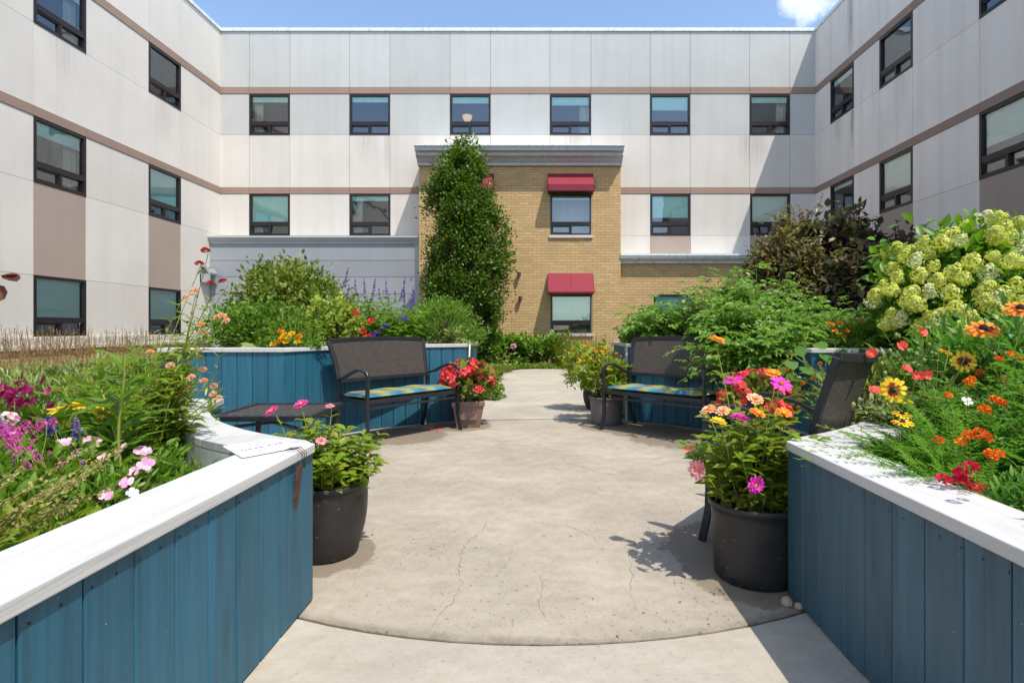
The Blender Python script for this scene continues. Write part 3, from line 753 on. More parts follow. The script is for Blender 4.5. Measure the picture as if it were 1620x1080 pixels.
m.build('wire', M['wire'], st)
# white hose hanging over the corner of the far left planter
m = MB(); m.tube([(-.98, 7.35, .97), (-.935, 7.28, .968), (-.915, 7.2, .93), (-.91, 7.1, .75), (-.92, 7.06, .6), (-.94, 7.0, .5)], .011, 8)
tag(m.build('hose', M['hose'], smooth=True), 'white hose end draped over the inner corner of the far left planter', 'hose')
for i, (x, y, r_) in enumerate(((1.02, 2.33, .022), (1.055, 2.30, .016))):
    bm_m = MB(); bm_m.lathe([(0, 0), (r_, .004), (r_ * 1.1, r_ * .7), (r_ * .7, r_ * 1.5), (0, r_ * 1.7)], 7)
    tag(bm_m.build('stone', M['rock'], loc=(x, y, 0), rot=(0, 0, i)), ['small tan stone, the bigger one, by the foot of the right planter corner', 'tiny tan stone right against the foot of the right planter corner'][i], 'stone', 'small stones by the planter')

# ------------------------------------------------------------------ benches, chair, side table
def seat_unit(name, label, cat, loc, rz, w, dp=.5, group=None, rail=.46, top=1.035, bow=.0):
    t = thing(name, label, cat, loc, rz, group); hw = w / 2; mm = M['metal']
    # local: front is -y, origin at the middle of the front edge on the ground
    for s in (-1, 1):
        x = s * hw
        m = MB(); m.tube([(x * 1.015, -.03, 0), (x, .005, .18), (x, .012, .40), (x, .0, .66), (x, .004, .69), (x, .03, .722)], 0, flat=(.04, .026)); m.build('leg', mm, t, bevel=.004)
        m = MB(); m.tube([(x, .024, .720), (x, .08, .737), (x, .17, .735), (x, .28, .70), (x, .38, .655), (x * .985, dp + .005, .625)], 0, flat=(.045, .022)); m.build('armrest', mm, t, bevel=.004)
        m = MB(); m.tube([(x * .97, dp + .09, 0), (x * .97, dp + .03, .2), (x * .97, dp - .01, .42), (x * .975, dp + .01, .60)], 0, flat=(.036, .03)); m.build('leg', mm, t, bevel=.004)
    # back: side posts lean and flare, arched top rail
    def bp(u, v):      # u -1..1, v 0..1 up
        z = rail + .15 + (top - rail - .15) * v + .022 * v * (1 - u * u) - .02 * v
        xx = u * hw * (.97 + .07 * v * v)
        return Vector((xx, dp + .01 + .10 * v + .02 * v * v + (.03 + bow) * (1 - u * u), z - bow * .5 * v * (1 - u * u)))
    fr = MB()
    for s in (-1, 1): fr.tube([bp(s, v / 6) for v in range(7)], 0, flat=(.034, .045))
    fr.tube([bp(-1 + 2 * i / 14, 1) for i in range(15)], 0, flat=(.04, .045)); fr.tube([bp(-1 + 2 * i / 14, 0) for i in range(15)], 0, flat=(.03, .04))
    fr.build('back_frame', mm, t, bevel=.004)
    bk = MB(); nu, nv = 20, 6; vs = []; d = .012
    for k in (0, 1):
        for j in range(nv + 1):
            for i in range(nu + 1):
                u = -1 + 2 * i / nu; p = bp(u * .985, .03 + .94 * j / nv); vs.append((p.x, p.y + (d if k else -d) * .6, p.z))
    n1 = (nu + 1) * (nv + 1); fs = []
    for j in range(nv):
        for i in range(nu):
            a = j * (nu + 1) + i; fs.append((a, a + 1, a + nu + 2, a + nu + 1)); fs.append((n1 + a, n1 + a + nu + 1, n1 + a + nu + 2, n1 + a + 1))
    bk.add(vs, fs); bk.build('backrest', M['wicker'], t, True)
    # seat
    sf = MB().box(-hw + .02, hw - .02, .0, .035, .41, .452).box(-hw + .02, hw - .02, dp - .03, dp, .40, .44)
    for s in (-1, 1): sf.box(min(s * hw - s * .02, s * hw - s * .055), max(s * hw - s * .02, s * hw - s * .055), .036, dp - .031, .41, .448)
    sf.box(-hw + .02, hw - .02, .01, .03, .355, .378)
    sf.build('seat_frame', mm, t, bevel=.005)
    MB().box(-hw + .056, hw - .056, .037, dp - .032, .425, .445).build('seat', M['wicker'], t)
    return t
def cushion(label, loc, rz, x0, x1, dp):
    m = MB(); nu, nv = 30, 12; vs = []; fs = []
    def h(u, v):
        e = min(1, (1 - abs(u) ** 7) * (1 - abs(v) ** 5)); return e ** .5
    for k in (1, -1):
        for j in range(nv + 1):
            for i in range(nu + 1):
                u = -1 + 2 * i / nu; v = -1 + 2 * j / nv; e = h(u, v)
                z = .022 + k * .028 * e + (.006 * math.sin(u * 9) * math.cos(v * 4) * e if k > 0 else 0)
                vs.append(((x0 + x1) / 2 + u * (x1 - x0) / 2 * (1 - .015 * v * v), dp / 2 + v * dp / 2, z + .006))
    n1 = (nu + 1) * (nv + 1)
    for j in range(nv):
        for i in range(nu):
            a = j * (nu + 1) + i; fs.append((a, a + 1, a + nu + 2, a + nu + 1)); fs.append((n1 + a, n1 + a + nu + 1, n1 + a + nu + 2, n1 + a + 1))
    m.add(vs, fs); o = m.build('seat_cushion', M['plaid'], None, True, loc=(loc[0], loc[1], .452), rot=(0, 0, rz))
    return tag(o, label, 'cushion', 'plaid bench cushions')
A, B = Vector((-1.67, 5.41)), Vector((-.94, 6.37)); c = (A + B) / 2; rz = math.atan2((B - A).y, (B - A).x); w = (B - A).length
seat_unit('garden_bench', 'charcoal bench with brown woven back, left of the path before the blue planter', 'bench', (c.x, c.y, 0), rz, w, group='woven back garden benches')
cushion('teal and lime plaid seat cushion on the left bench', c, rz, -w / 2 + .0, w / 2 - .05, .46)
A, B = Vector((.71, 6.37)), Vector((1.60, 5.52)); c = (A + B) / 2; rz = math.atan2((B - A).y, (B - A).x); w = (B - A).length
seat_unit('garden_bench', 'charcoal bench with brown woven back, right of the path under tomato leaves', 'bench', (c.x, c.y, 0), rz, w, group='woven back garden benches')
cushion('teal and lime plaid seat cushion on the right bench, partly shaded by leaves', c, rz, -w / 2 + .03, w / 2 - .03, .46)
# armchair seen from behind: front edge from far to near corner
A, B = Vector((1.34, 3.60)), Vector((.90, 3.03)); c = (A + B) / 2; rz = math.atan2((B - A).y, (B - A).x); w = (B - A).length
seat_unit('garden_armchair', 'charcoal armchair with curved brown woven back seen from behind, at the right planter', 'armchair', (c.x, c.y, 0), rz, w, .50, bow=.07)
t = thing('side_table', 'low square charcoal table with woven top by the left planter', 'table', (-2.1, 4.53, 0), R(2))
h = .38; m = MB(); m.box(-h, h, -h, -h + .045, .46, .5).box(-h, h, h - .045, h, .46, .5).box(-h, -h + .045, -h + .046, h - .046, .46, .5).box(h - .045, h, -h + .046, h - .046, .46, .5).build('top_frame', M['metal'], t, bevel=.004)
m = MB()
for i in range(16):
    x = -h + .05 + (2 * h - .1) * (i + .5) / 16; m.box(x - .018, x + .018, -h + .046, h - .046, .478, .488 + (i % 2) * .003)
for i in range(16):
    y = -h + .05 + (2 * h - .1) * (i + .5) / 16; m.box(-h + .046, h - .046, y - .018, y + .018, .480, .4895 - (i % 2) * .003 + .002)
m.build('table_top', M['wicker'], t)
for sx in (-1, 1):
    for sy in (-1, 1): MB().tube([(sx * (h - .03), sy * (h - .03), 0), (sx * (h - .06), sy * (h - .06), .46)], 0, flat=(.035, .035)).build('leg', M['metal'], t, bevel=.003)
MB().tube([(-h + .07, -h + .07, .40), (h - .07, h - .07, .40)], 0, flat=(.03, .02)).tube([(-h + .07, h - .07, .375), (h - .07, -h + .07, .375)], 0, flat=(.03, .02)).build('brace', M['metal'], t)

# ------------------------------------------------------------------ pots
def round_pot(label, loc, r0, r1, h, mat, bulge=0, lip=.012, soil=.04, group=None):
    t = thing('plant_pot', label, 'pot', loc, 0, group)
    prof = [(0, .004), (r0 - .01, .0), (r0, .012)]
    for i in range(1, 9):
        f = i / 9; prof.append((r0 + (r1 - r0) * f + bulge * math.sin(f * math.pi), .012 + (h - .04) * f))
    prof += [(r1, h - .028), (r1 + lip, h - .026), (r1 + lip, h - .003), (r1 + lip - .003, h), (r1 + lip - .008, h), (r1 - .008, h - .02), (r1 - .012, h - soil - .03)]
    MB().lathe(prof, 48).build('body', mat, t, True)
    MB().lathe([(0, h - soil), (r1 - .008, h - soil - .002)], 32).build('soil', M['soil'], t)
    if mat == M['pot_black'] and h > .3:
        for a in (-1.75, -2.5, -1.0, .3, 2.6):
            hb = MB().box(-.009, .009, -.003, .004, .014, .034).build('drain_hole', M['backer'], t, loc=((r0 + .001) * math.cos(a), (r0 + .001) * math.sin(a), 0), rot=(0, 0, a + math.pi / 2))
    return t
# ------------------------------------------------------------------ foliage engine
TM = {}
def _t(name, pts, faces): TM[name] = (np.array(pts, float), faces)
_t('leaf', [(0, 0, 0), (.3, -.42, .10), (.32, 0, 0), (.3, .42, .10), (.66, -.36, .04), (.66, 0, -.05), (.66, .36, .04), (1, 0, -.16)],
   [(0, 2, 1), (0, 3, 2), (1, 2, 5, 4), (2, 3, 6, 5), (4, 5, 7), (5, 6, 7)])
_t('lance', [(0, 0, 0), (.25, -.45, .05), (.25, .45, .05), (.6, -.4, .0), (.6, .4, .0), (1, 0, -.2), (.42, 0, -.03)],
   [(0, 2, 6, 1), (1, 6, 3), (2, 4, 6), (3, 6, 4, 5)])
_t('small', [(0, 0, 0), (.5, -.5, .12), (1, 0, -.05), (.5, .5, .12)], [(0, 2, 1), (0, 3, 2)])
_t('round', [(0, 0, 0), (.1, -.4, .06), (.45, -.58, .05), (.85, -.38, 0), (1.02, 0, -.08), (.85, .38, 0), (.45, .58, .05), (.1, .4, .06), (.45, 0, -.03)],
   [(8, i, i + 1) for i in range(0, 7)] + [(8, 7, 0)])
_t('petal', [(0, -.12, 0), (0, .12, 0), (.45, -.42, .02), (.45, .42, .02), (.85, -.42, -.01), (.85, .42, -.01), (1, 0, -.03), (.5, 0, -.03)],
   [(0, 1, 7), (0, 7, 2), (1, 3, 7), (2, 7, 4), (3, 5, 7), (4, 7, 6), (5, 6, 7)])
_t('blade', [(0, -.5, 0), (0, .5, 0), (.4, -.42, .08), (.4, .42, .08), (.75, -.28, .03), (.75, .28, .03), (1, 0, -.12)],
   [(0, 1, 3, 2), (2, 3, 5, 4), (4, 5, 6)])
_t('floret', [(.0, -.5, 0), (.5, 0, .1), (0, .5, 0), (-.5, 0, .1)], [(0, 1, 2, 3)])
def nrm(a): return a / np.maximum(np.linalg.norm(a, axis=-1, keepdims=True), 1e-9)
def rv(n): return nrm(rng.normal(size=(n, 3)))
class LF:
    def __init__(s): s.V = []; s.Fl = []; s.Fs = []; s.MI = []; s.n = 0
    def add(s, P, D, N, L, W, t='leaf', mi=0):
        P = np.asarray(P, float).reshape(-1, 3); n = len(P)
        if n == 0: return s
        D = nrm(np.broadcast_to(np.asarray(D, float), (n, 3))); N = np.broadcast_to(np.asarray(N, float), (n, 3))
        S = nrm(np.cross(D, N) + 1e-6); N = np.cross(S, D)
        L = np.broadcast_to(L, (n,))[:, None, None]; W = np.broadcast_to(W, (n,))[:, None, None]
        T, F = TM[t]; k = len(T)
        V = P[:, None] + D[:, None] * T[None, :, 0:1] * L + S[:, None] * T[None, :, 1:2] * W + N[:, None] * T[None, :, 2:3] * L
        s.V.append(V.reshape(-1, 3))
        base = (np.arange(n) * k + s.n)[:, None]
        for f in F:
            pass
        idx = np.concatenate([np.array(f) for f in F]); sz = np.array([len(f) for f in F])
        s.Fl.append((base + idx[None]).ravel()); s.Fs.append(np.tile(sz, n)); s.MI.append(np.full(n * len(F), mi)); s.n += n * k
        return s
    def addmesh(s, V, F, mi=0):
        V = np.asarray(V, float); s.V.append(V)
        s.Fl.append(np.concatenate([np.array(f) for f in F]) + s.n); s.Fs.append(np.array([len(f) for f in F])); s.MI.append(np.full(len(F), mi)); s.n += len(V); return s
    def tubes(s, paths, r, mi=0, sides=4, taper=.5):
        """paths (n,m,3) array"""
        P = np.asarray(paths, float); n, m, _ = P.shape
        T = nrm(np.gradient(P, axis=1)); ref = np.array([.3, .9, .1]); A = nrm(np.cross(T, ref)); B = np.cross(T, A)
        rr = np.broadcast_to(r, (n,))[:, None, None] * np.linspace(1, taper, m)[None, :, None]
        rings = [P + (A * math.cos(2 * math.pi * k / sides) + B * math.sin(2 * math.pi * k / sides)) * rr for k in range(sides)]
        V = np.stack(rings, 2).reshape(-1, 3)
        f = []
        for j in range(m - 1):
            for k in range(sides):
                f.append((j * sides + k, j * sides + (k + 1) % sides, (j + 1) * sides + (k + 1) % sides, (j + 1) * sides + k))
        idx = np.array(f).ravel(); base = (np.arange(n) * m * sides + s.n)[:, None]
        s.V.append(V); s.Fl.append((base + idx[None]).ravel()); s.Fs.append(np.full(n * len(f), 4)); s.MI.append(np.full(n * len(f), mi)); s.n += len(V); return s
    def me(s, name, mats):
        me = bpy.data.meshes.new(name); V = np.concatenate(s.V).astype(np.float32); Fl = np.concatenate(s.Fl).astype(np.int32); Fs = np.concatenate(s.Fs).astype(np.int32)
        me.vertices.add(len(V)); me.vertices.foreach_set('co', V.ravel())
        me.loops.add(len(Fl)); me.loops.foreach_set('vertex_index', Fl)
        me.polygons.add(len(Fs)); st = np.concatenate([[0], np.cumsum(Fs)[:-1]]).astype(np.int32)
        me.polygons.foreach_set('loop_start', st); me.polygons.foreach_set('loop_total', Fs)
        for m in (mats if isinstance(mats, (list, tuple)) else [mats]): me.materials.append(m)
        me.polygons.foreach_set('material_index', np.concatenate(s.MI).astype(np.int32))
        me.update(calc_edges=True); me.validate(); return me
    def build(s, name, mats, parent=None, loc=(0, 0, 0)): return link(name, s.me(name, mats), parent, loc)
def curves(b, t, sag=0., wob=.03, m=7):
    """stems from bases b to tips t (n,3), rising first then bending out"""
    b = np.asarray(b, float); t = np.asarray(t, float); u = np.linspace(0, 1, m)[None, :, None]
    P = b[:, None] * (1 - u) + t[:, None] * u
    d = t - b; H = np.linalg.norm(d, axis=1)[:, None, None]
    hor = d * np.array([1, 1, 0])
    P = P - hor[:, None] * (u * (1 - u)) * .55
    P[..., 2] += (u * (1 - u))[..., 0] * H[..., 0] * sag
    w = rv(len(b)) * wob; P = P + w[:, None] * np.sin(u * math.pi * 1.5) * H
    P[:, 0] = b; return P
def along(P, f):
    """points and tangents at fractions f (n,k) of paths (n,m,3)"""
    n, m, _ = P.shape; x = f * (m - 1); i = np.clip(x.astype(int), 0, m - 2); fr = (x - i)[..., None]
    a = np.take_along_axis(P, i[..., None].repeat(3, 2), 1); b = np.take_along_axis(P, (i + 1)[..., None].repeat(3, 2), 1)
    return a * (1 - fr) + b * fr, nrm(b - a)
def dress(lf, P, k, L, W, t='leaf', f0=.15, f1=1., up=.35, opp=True, mi=0, jit=.25, shrink=.45, droop=0.):
    """leaves along stems, in opposite or spiral order"""
    n = len(P); f = np.linspace(f0, f1, k)[None].repeat(n, 0); f = np.clip(f + rng.normal(0, .02, f.shape), 0, 1)
    pos, tan = along(P, f)
    a = np.arange(k)[None] * (math.pi / 2 if opp else 2.4) + rng.uniform(0, 6.28, (n, 1))
    for s_ in ((0, math.pi) if opp else (0,)):
        aa = a + s_ + rng.normal(0, jit, (n, k))
        rad = np.stack([np.cos(aa), np.sin(aa), np.zeros_like(aa)], -1)
        D = nrm(rad + tan * (up + rng.normal(0, .2, (n, k))[..., None]) + rng.normal(0, .12, (n, k, 3)) - np.array([0, 0, droop]))
        N = nrm(np.array([0, 0, 1.]) + rv(n * k).reshape(n, k, 3) * .35 - rad * .1)
        sz = (1 - shrink * f) * rng.uniform(.7, 1.15, (n, k))
        lf.add(pos.reshape(-1, 3), D.reshape(-1, 3), N.reshape(-1, 3), (L * sz).ravel(), (W * sz).ravel(), t, mi)
G = {
 'green': leafmat('leaf_green', [(.035, .10, .015), (.06, .15, .02), (.09, .19, .03), (.05, .12, .02)]),
 'bright': leafmat('leaf_bright', [(.08, .19, .02), (.13, .26, .03), (.18, .29, .035), (.07, .17, .02)], .45),
 'zinnia': leafmat('leaf_zinnia', [(.13, .24, .025), (.2, .30, .03), (.27, .30, .035), (.10, .2, .025), (.30, .26, .04)], .45),
 'lime': leafmat('leaf_lime', [(.28, .36, .05), (.36, .42, .07), (.2, .32, .04)], .4),
 'tomato': leafmat('leaf_tomato', [(.06, .16, .025), (.10, .215, .04), (.15, .26, .05), (.08, .18, .03)], .42),
 'squash': leafmat('leaf_squash', [(.03, .10, .02), (.05, .13, .03)], .3, .6, .2),
 'dark': leafmat('leaf_hornbeam', [(.016, .055, .01), (.028, .085, .012), (.05, .12, .015), (.09, .15, .02), (.02, .06, .01)], .4, .38),
 'oliveg': leafmat('leaf_olive', [(.05, .10, .02), (.09, .15, .035), (.14, .19, .05)], .35),
 'purple': leafmat('leaf_purple', [(.035, .042, .03), (.05, .058, .042), (.075, .042, .05), (.035, .06, .038), (.07, .022, .036)], .3, .6, .25),
 'tan': leafmat('leaf_tan', [(.16, .15, .06), (.26, .22, .10), (.10, .12, .04), (.18, .08, .05), (.3, .28, .14), (.06, .09, .03)], .3, .4),
 'silver': leafmat('leaf_silver', [(.10, .16, .07), (.17, .24, .12), (.07, .13, .04)], .3, .5),
 'grass': leafmat('grass_blades', [(.07, .13, .02), (.12, .17, .03), (.2, .19, .05)], .35),
 'plume': leafmat('grass_plume', [(.3, .17, .07), (.38, .24, .11), (.22, .12, .05)], .3, .7),
 'hydr': leafmat('leaf_hydrangea', [(.04, .12, .015), (.07, .18, .02), (.11, .24, .03)], .4),
 'fern': leafmat('leaf_feathery', [(.07, .22, .02), (.12, .30, .03), (.2, .34, .04)], .45),
 'marig': leafmat('leaf_marigold', [(.035, .13, .03), (.06, .18, .035), (.1, .22, .04)], .35),
 'yel': leafmat('leaf_yellowing', [(.42, .36, .04), (.3, .32, .04), (.18, .25, .03)], .4),
 'dry': leafmat('leaf_dry', [(.3, .2, .09), (.22, .13, .05), (.36, .27, .13)], .25, .8),
 'straw': leafmat('seed_stalk', [(.28, .25, .10), (.2, .22, .07), (.33, .27, .14), (.14, .18, .04)], .3, .7),
 'bronze': leafmat('leaf_bronze', [(.10, .035, .03), (.16, .07, .03), (.06, .02, .025)], .3, .3),
 'magl': leafmat('leaf_magenta', [(.33, .008, .12), (.24, .005, .09), (.42, .02, .16)], .35, .4),
 'cover': leafmat('ground_cover_leaf', [(.06, .13, .02), (.10, .18, .03), (.14, .22, .05)], .3),
 'begl': leafmat('leaf_begonia', [(.14, .05, .03), (.1, .2, .03), (.2, .26, .04), (.2, .08, .03)], .35, .3),
 'stem': leafmat('stem_green', [(.12, .19, .04), (.16, .22, .06)], .1, .6),
 'wood': leafmat('stem_wood', [(.09, .06, .04), (.13, .09, .06)], 0, .9),
}
def pet(name, cs, tr=.3, rough=.55): return leafmat(name, cs, tr, rough, .3)
PT = {
 'pink': pet('petal_hot_pink', [(.82, .05, .36), (.72, .03, .30), (.88, .13, .46)]), 'mag': pet('petal_magenta', [(.72, .03, .48), (.82, .08, .56)]),
 'lpink': pet('petal_light_pink', [(.86, .42, .62), (.8, .3, .55), (.9, .58, .7)]), 'white': pet('petal_white', [(.85, .82, .84), (.8, .74, .8)]),
 'orange': pet('petal_orange', [(.9, .28, .02), (.92, .38, .03), (.85, .2, .02)]), 'yelo': pet('petal_yellow', [(.92, .62, .02), (.9, .52, .02), (.93, .7, .06)]),
 'peach': pet('petal_peach', [(.9, .5, .28), (.86, .42, .2), (.9, .62, .4)]), 'dusty': pet('petal_dusty_pink', [(.78, .3, .36), (.7, .22, .3), (.8, .42, .42)]),
 'coral': pet('petal_coral', [(.9, .13, .12), (.88, .2, .16), (.92, .1, .1)]), 'red': pet('petal_red', [(.72, .03, .035), (.82, .06, .06)]),
 'beg': pet('petal_begonia', [(.85, .07, .10), (.9, .13, .15), (.8, .05, .08)]), 'rust': pet('petal_rust_orange', [(.75, .10, .01), (.85, .2, .015), (.6, .06, .01)]),
 'crim': pet('petal_crimson', [(.62, .01, .06), (.72, .03, .1)]), 'vio': pet('petal_violet', [(.12, .07, .5), (.2, .12, .55), (.07, .04, .3)]),
 'cream': pet('petal_lime_cream', [(.68, .69, .09), (.80, .79, .2), (.58, .63, .06), (.84, .83, .4)]), 'crw': pet('petal_cream_white', [(.8, .8, .55), (.72, .74, .4), (.85, .84, .68)]),
 'paper': pet('petal_straw', [(.86, .5, .38), (.85, .45, .45), (.88, .62, .48)]), 'brick': pet('petal_brick_red', [(.45, .06, .04), (.35, .03, .03), (.5, .1, .06)]),
 'cone': plain('flower_cone', (.035, .012, .01), .9, bump=1), 'ydisc': plain('flower_disc_yellow', (.65, .36, .03), .9), 'rdisc': plain('flower_disc_red', (.4, .09, .03), .9),
 'brn': pet('petal_mahogany', [(.30, .05, .01), (.22, .03, .01)]), 'lil': pet('petal_lilac', [(.42, .32, .62), (.35, .25, .55)]),
}
# blooms: local +z is the way the flower looks
def dome(r, h, z=0, seg=10, rings=4):
    V = []; F = []
    for i in range(rings):
        a = i / rings * math.pi / 2
        for k in range(seg): V.append((r * math.cos(a) * math.cos(k * 2 * math.pi / seg), r * math.cos(a) * math.sin(k * 2 * math.pi / seg), z + h * math.sin(a)))
    V.append((0, 0, z + h)); t = len(V) - 1
    for i in range(rings - 1):
        for k in range(seg): F.append((i * seg + k, i * seg + (k + 1) % seg, (i + 1) * seg + (k + 1) % seg, (i + 1) * seg + k))
    for k in range(seg): F.append(((rings - 1) * seg + k, (rings - 1) * seg + (k + 1) % seg, t))
    return V, F
def petals(lf, n, r0, L, W, tilt, z=0, mi=0, t='petal', jit=.08):
    a = np.arange(n) * 2 * math.pi / n + rng.uniform(0, 6) + rng.normal(0, jit, n); tl = tilt + rng.normal(0, jit, n)
    c = np.stack([np.cos(a), np.sin(a), 0 * a], -1); D = c * np.cos(tl)[:, None] + np.array([0, 0, 1]) * np.sin(tl)[:, None]
    N = -c * np.sin(tl)[:, None] + np.array([0, 0, 1]) * np.cos(tl)[:, None]
    lf.add(c * r0 + [0, 0, z], D, N, L * rng.uniform(.88, 1.08, n), W, t, mi)
def bl_zinnia(col, disc='ydisc', full=2, r=.045):
    lf = LF()
    for i in range(full): petals(lf, 15 - 3 * i, r * (.22 - .05 * i), r * (.85 - .22 * i), r * .34, .05 + .32 * i, i * r * .07)
    lf.addmesh(*dome(r * .27, r * .2, r * .02), 1)
    a = rng.uniform(0, 6.28, 10); lf.add(np.stack([np.cos(a) * r * .2, np.sin(a) * r * .2, 0 * a + r * .15], -1), np.stack([np.cos(a), np.sin(a), 0 * a + 1.2], -1), [0, 0, 1], r * .16, r * .1, 'small', 1)
    return lf.me('bloom', [PT[col], PT[disc]])
def bl_rud(col='yelo', r=.055, inner=True):
    lf = LF(); petals(lf, 13, r * .2, r * .85, r * .34, -.08)
    petals(lf, 9, r * .2, r * .7, r * .3, .1, r * .03)
    if inner: petals(lf, 13, r * .2, r * .36, r * .26, .03, r * .05, 2)
    lf.addmesh(*dome(r * .26, r * .32, r * .02), 1); return lf.me('bloom', [PT[col], PT['cone'], PT['brn']])
def bl_cup(col, n=5, r=.03, tilt=.5, disc='ydisc'):
    lf = LF(); petals(lf, n, r * .08, r, r * 1.05, tilt, 0, 0, 'petal', .15); petals(lf, n, r * .05, r * .8, r * .85, tilt + .35, 0, 0, 'petal', .2)
    lf.addmesh(*dome(r * .2, r * .25), 1); return lf.me('bloom', [PT[col], PT[disc]])
def bl_flat(col, n=5, r=.028, disc='white'):
    lf = LF(); petals(lf, n, r * .1, r * .95, r * .95, .12); lf.addmesh(*dome(r * .12, r * .1), 1); return lf.me('bloom', [PT[col], PT[disc]])
def bl_pom(col, r=.03, n=70, flat=.7, size=.55, col2=None, t='petal'):
    lf = LF(); d = rv(n); d[:, 2] = np.abs(d[:, 2]) * 1.0 - .15; d = nrm(d); P = d * r * .45 * [1, 1, flat]
    lf.add(P, d + rv(n) * .35, rv(n) + [0, 0, .5], r * size * rng.uniform(.8, 1.2, n), r * size * .8, t)
    if col2: lf.add(P[:n // 3] + [0, 0, r * .2], d[:n // 3] + rv(n // 3) * .35, rv(n // 3), r * size, r * size * .7, t, 1)
    return lf.me('bloom', [PT[col], PT[col2 or col]])
def bl_ball(col, r=.012, n=60, z=1.15):
    lf = LF(); d = rv(n); lf.add(d * r * .6 * [1, 1, z], d + rv(n) * .3, rv(n), r * .6, r * .4, 'small'); return lf.me('bloom', [PT[col]])
def bl_panicle(R_=.1, H=.16, n=420, c=('cream', 'crw')):
    lf = LF(); u = rng.uniform(-1, 1, n); a = rng.uniform(0, 6.28, n); rr = np.sqrt(1 - u * u) * (1 - .45 * np.clip(u, 0, 1)) * R_ * rng.uniform(.45, 1.15, n) * (1 + .16 * np.sin(a * 3 + u * 5))
    P = np.stack([np.cos(a) * rr, np.sin(a) * rr, H * .5 * u], -1); d = nrm(P * [1, 1, .8]); sel = rng.random(n) < .08
    for m_, k in ((~sel, 0), (sel, 1)):
        q_ = P[m_]; dd = d[m_]; nn = len(q_); T1 = nrm(np.cross(dd, rv(nn)))
        for rot in (0, 1):
            T = T1 if rot == 0 else np.cross(dd, T1)
            lf.add(q_, T + rv(nn) * .35, dd + rv(nn) * .3, R_ * .34 * rng.uniform(.7, 1.3, nn), R_ * .2, 'floret', k)
    return lf.me('bloom', [PT[c[0]], PT[c[1]]])
def bl_spike(col, H=.12, r=.012, n=45, t='small'):
    lf = LF(); z = rng.uniform(0, 1, n) * H; a = rng.uniform(0, 6.28, n); D = np.stack([np.cos(a), np.sin(a), 0 * a + .6], -1)
    P = np.stack([0 * a, 0 * a, z], -1); lf.add(P, D, rv(n), r * 1.3 * (1.15 - z / H * .7), r * .8, t)
    lf.tubes(np.array([[[0, 0, -.01], [0, 0, H * .5], [0, 0, H]]]), .0018, 1); return lf.me('bloom', [PT[col], G['stem']])
def bl_cluster(col, r=.05, n=10, pr=.022, col2=None):
    """umbel of little cup flowers"""
    lf = LF()
    for i in range(n):
        d = rv(1)[0]; d[2] = abs(d[2]) * .8 + .1; c_ = d * r * rng.uniform(.55, 1)
        for k in range(4):
            a = k * math.pi / 2 + rng.uniform(0, 1); T = np.cross(d, [math.cos(a), math.sin(a), .2]); lf.add([c_], T + d * .5, d, pr, pr * .95, 'petal', 0 if not col2 or i % 2 else 1)
    return lf.me('bloom', [PT[col], PT[col2 or col]])
def put(parent, me, pos, look=(0, 0, 1), s=1.0, name='bloom'):
    o = link(name, me, parent); o.location = Vector(pos) - parent.location
    q_ = Vector(look).normalized().to_track_quat('Z', 'Y'); o.rotation_euler = (q_ @ Euler((0, 0, random.uniform(0, 6.28))).to_quaternion()).to_euler(); o.scale = (s, s, s); return o
def clumpy(n, c, rad, m, sig, low=-.6, shell=.45, seed=None):
    """leaf positions: m clumps spread through an ellipsoid, n leaves gathered round them"""
    d = rv(m * 3); d = d[d[:, 2] > low][:m]; m = len(d)
    r = rng.uniform(shell, 1, m) ** .6 * rng.uniform(.82, 1.12, m); cc = d * r[:, None]
    k = rng.integers(0, m, n); ps = rng.normal(size=(n, 3)) * sig
    P = cc[k] + ps; out = nrm(P + 1e-6)
    return np.array(c) + P * rad, out, np.array(c) + cc * rad
def bush(name, label, cat, c, rad, n, L, W, mat, t='leaf', m=60, sig=.14, up=.35, group=None, low=-.5, stems=True, ground=0, out_w=.7, woodmat='wood', shell=.4, part='foliage'):
    c = np.array(c, float); rad = np.array(rad, float)
    th = thing(name, label, cat, (c[0], c[1], ground), 0, group); org = np.array([c[0], c[1], ground])
    P, out, cc = clumpy(n, c, rad, m, sig, low, shell)
    P[:, 2] = np.maximum(P[:, 2], ground + .01)
    D = out * out_w + rv(n) * .8 + [0, 0, up]; N = rv(n) * .7 + [0, 0, 1] + out * .35
    sz = rng.uniform(.65, 1.2, n); LF().add(P - org, D, N, L * sz, W * sz, t).build(part, G[mat], th)
    if stems:
        b = np.repeat([[0, 0, 0.]], len(cc), 0) + rng.normal(size=(len(cc), 3)) * [rad[0] * .12, rad[1] * .12, 0]
        LF().tubes(curves(b, cc - org, 0, .05), max(.003, rad[2] * .012), 0, 4).build('stems', G[woodmat], th)
    return th
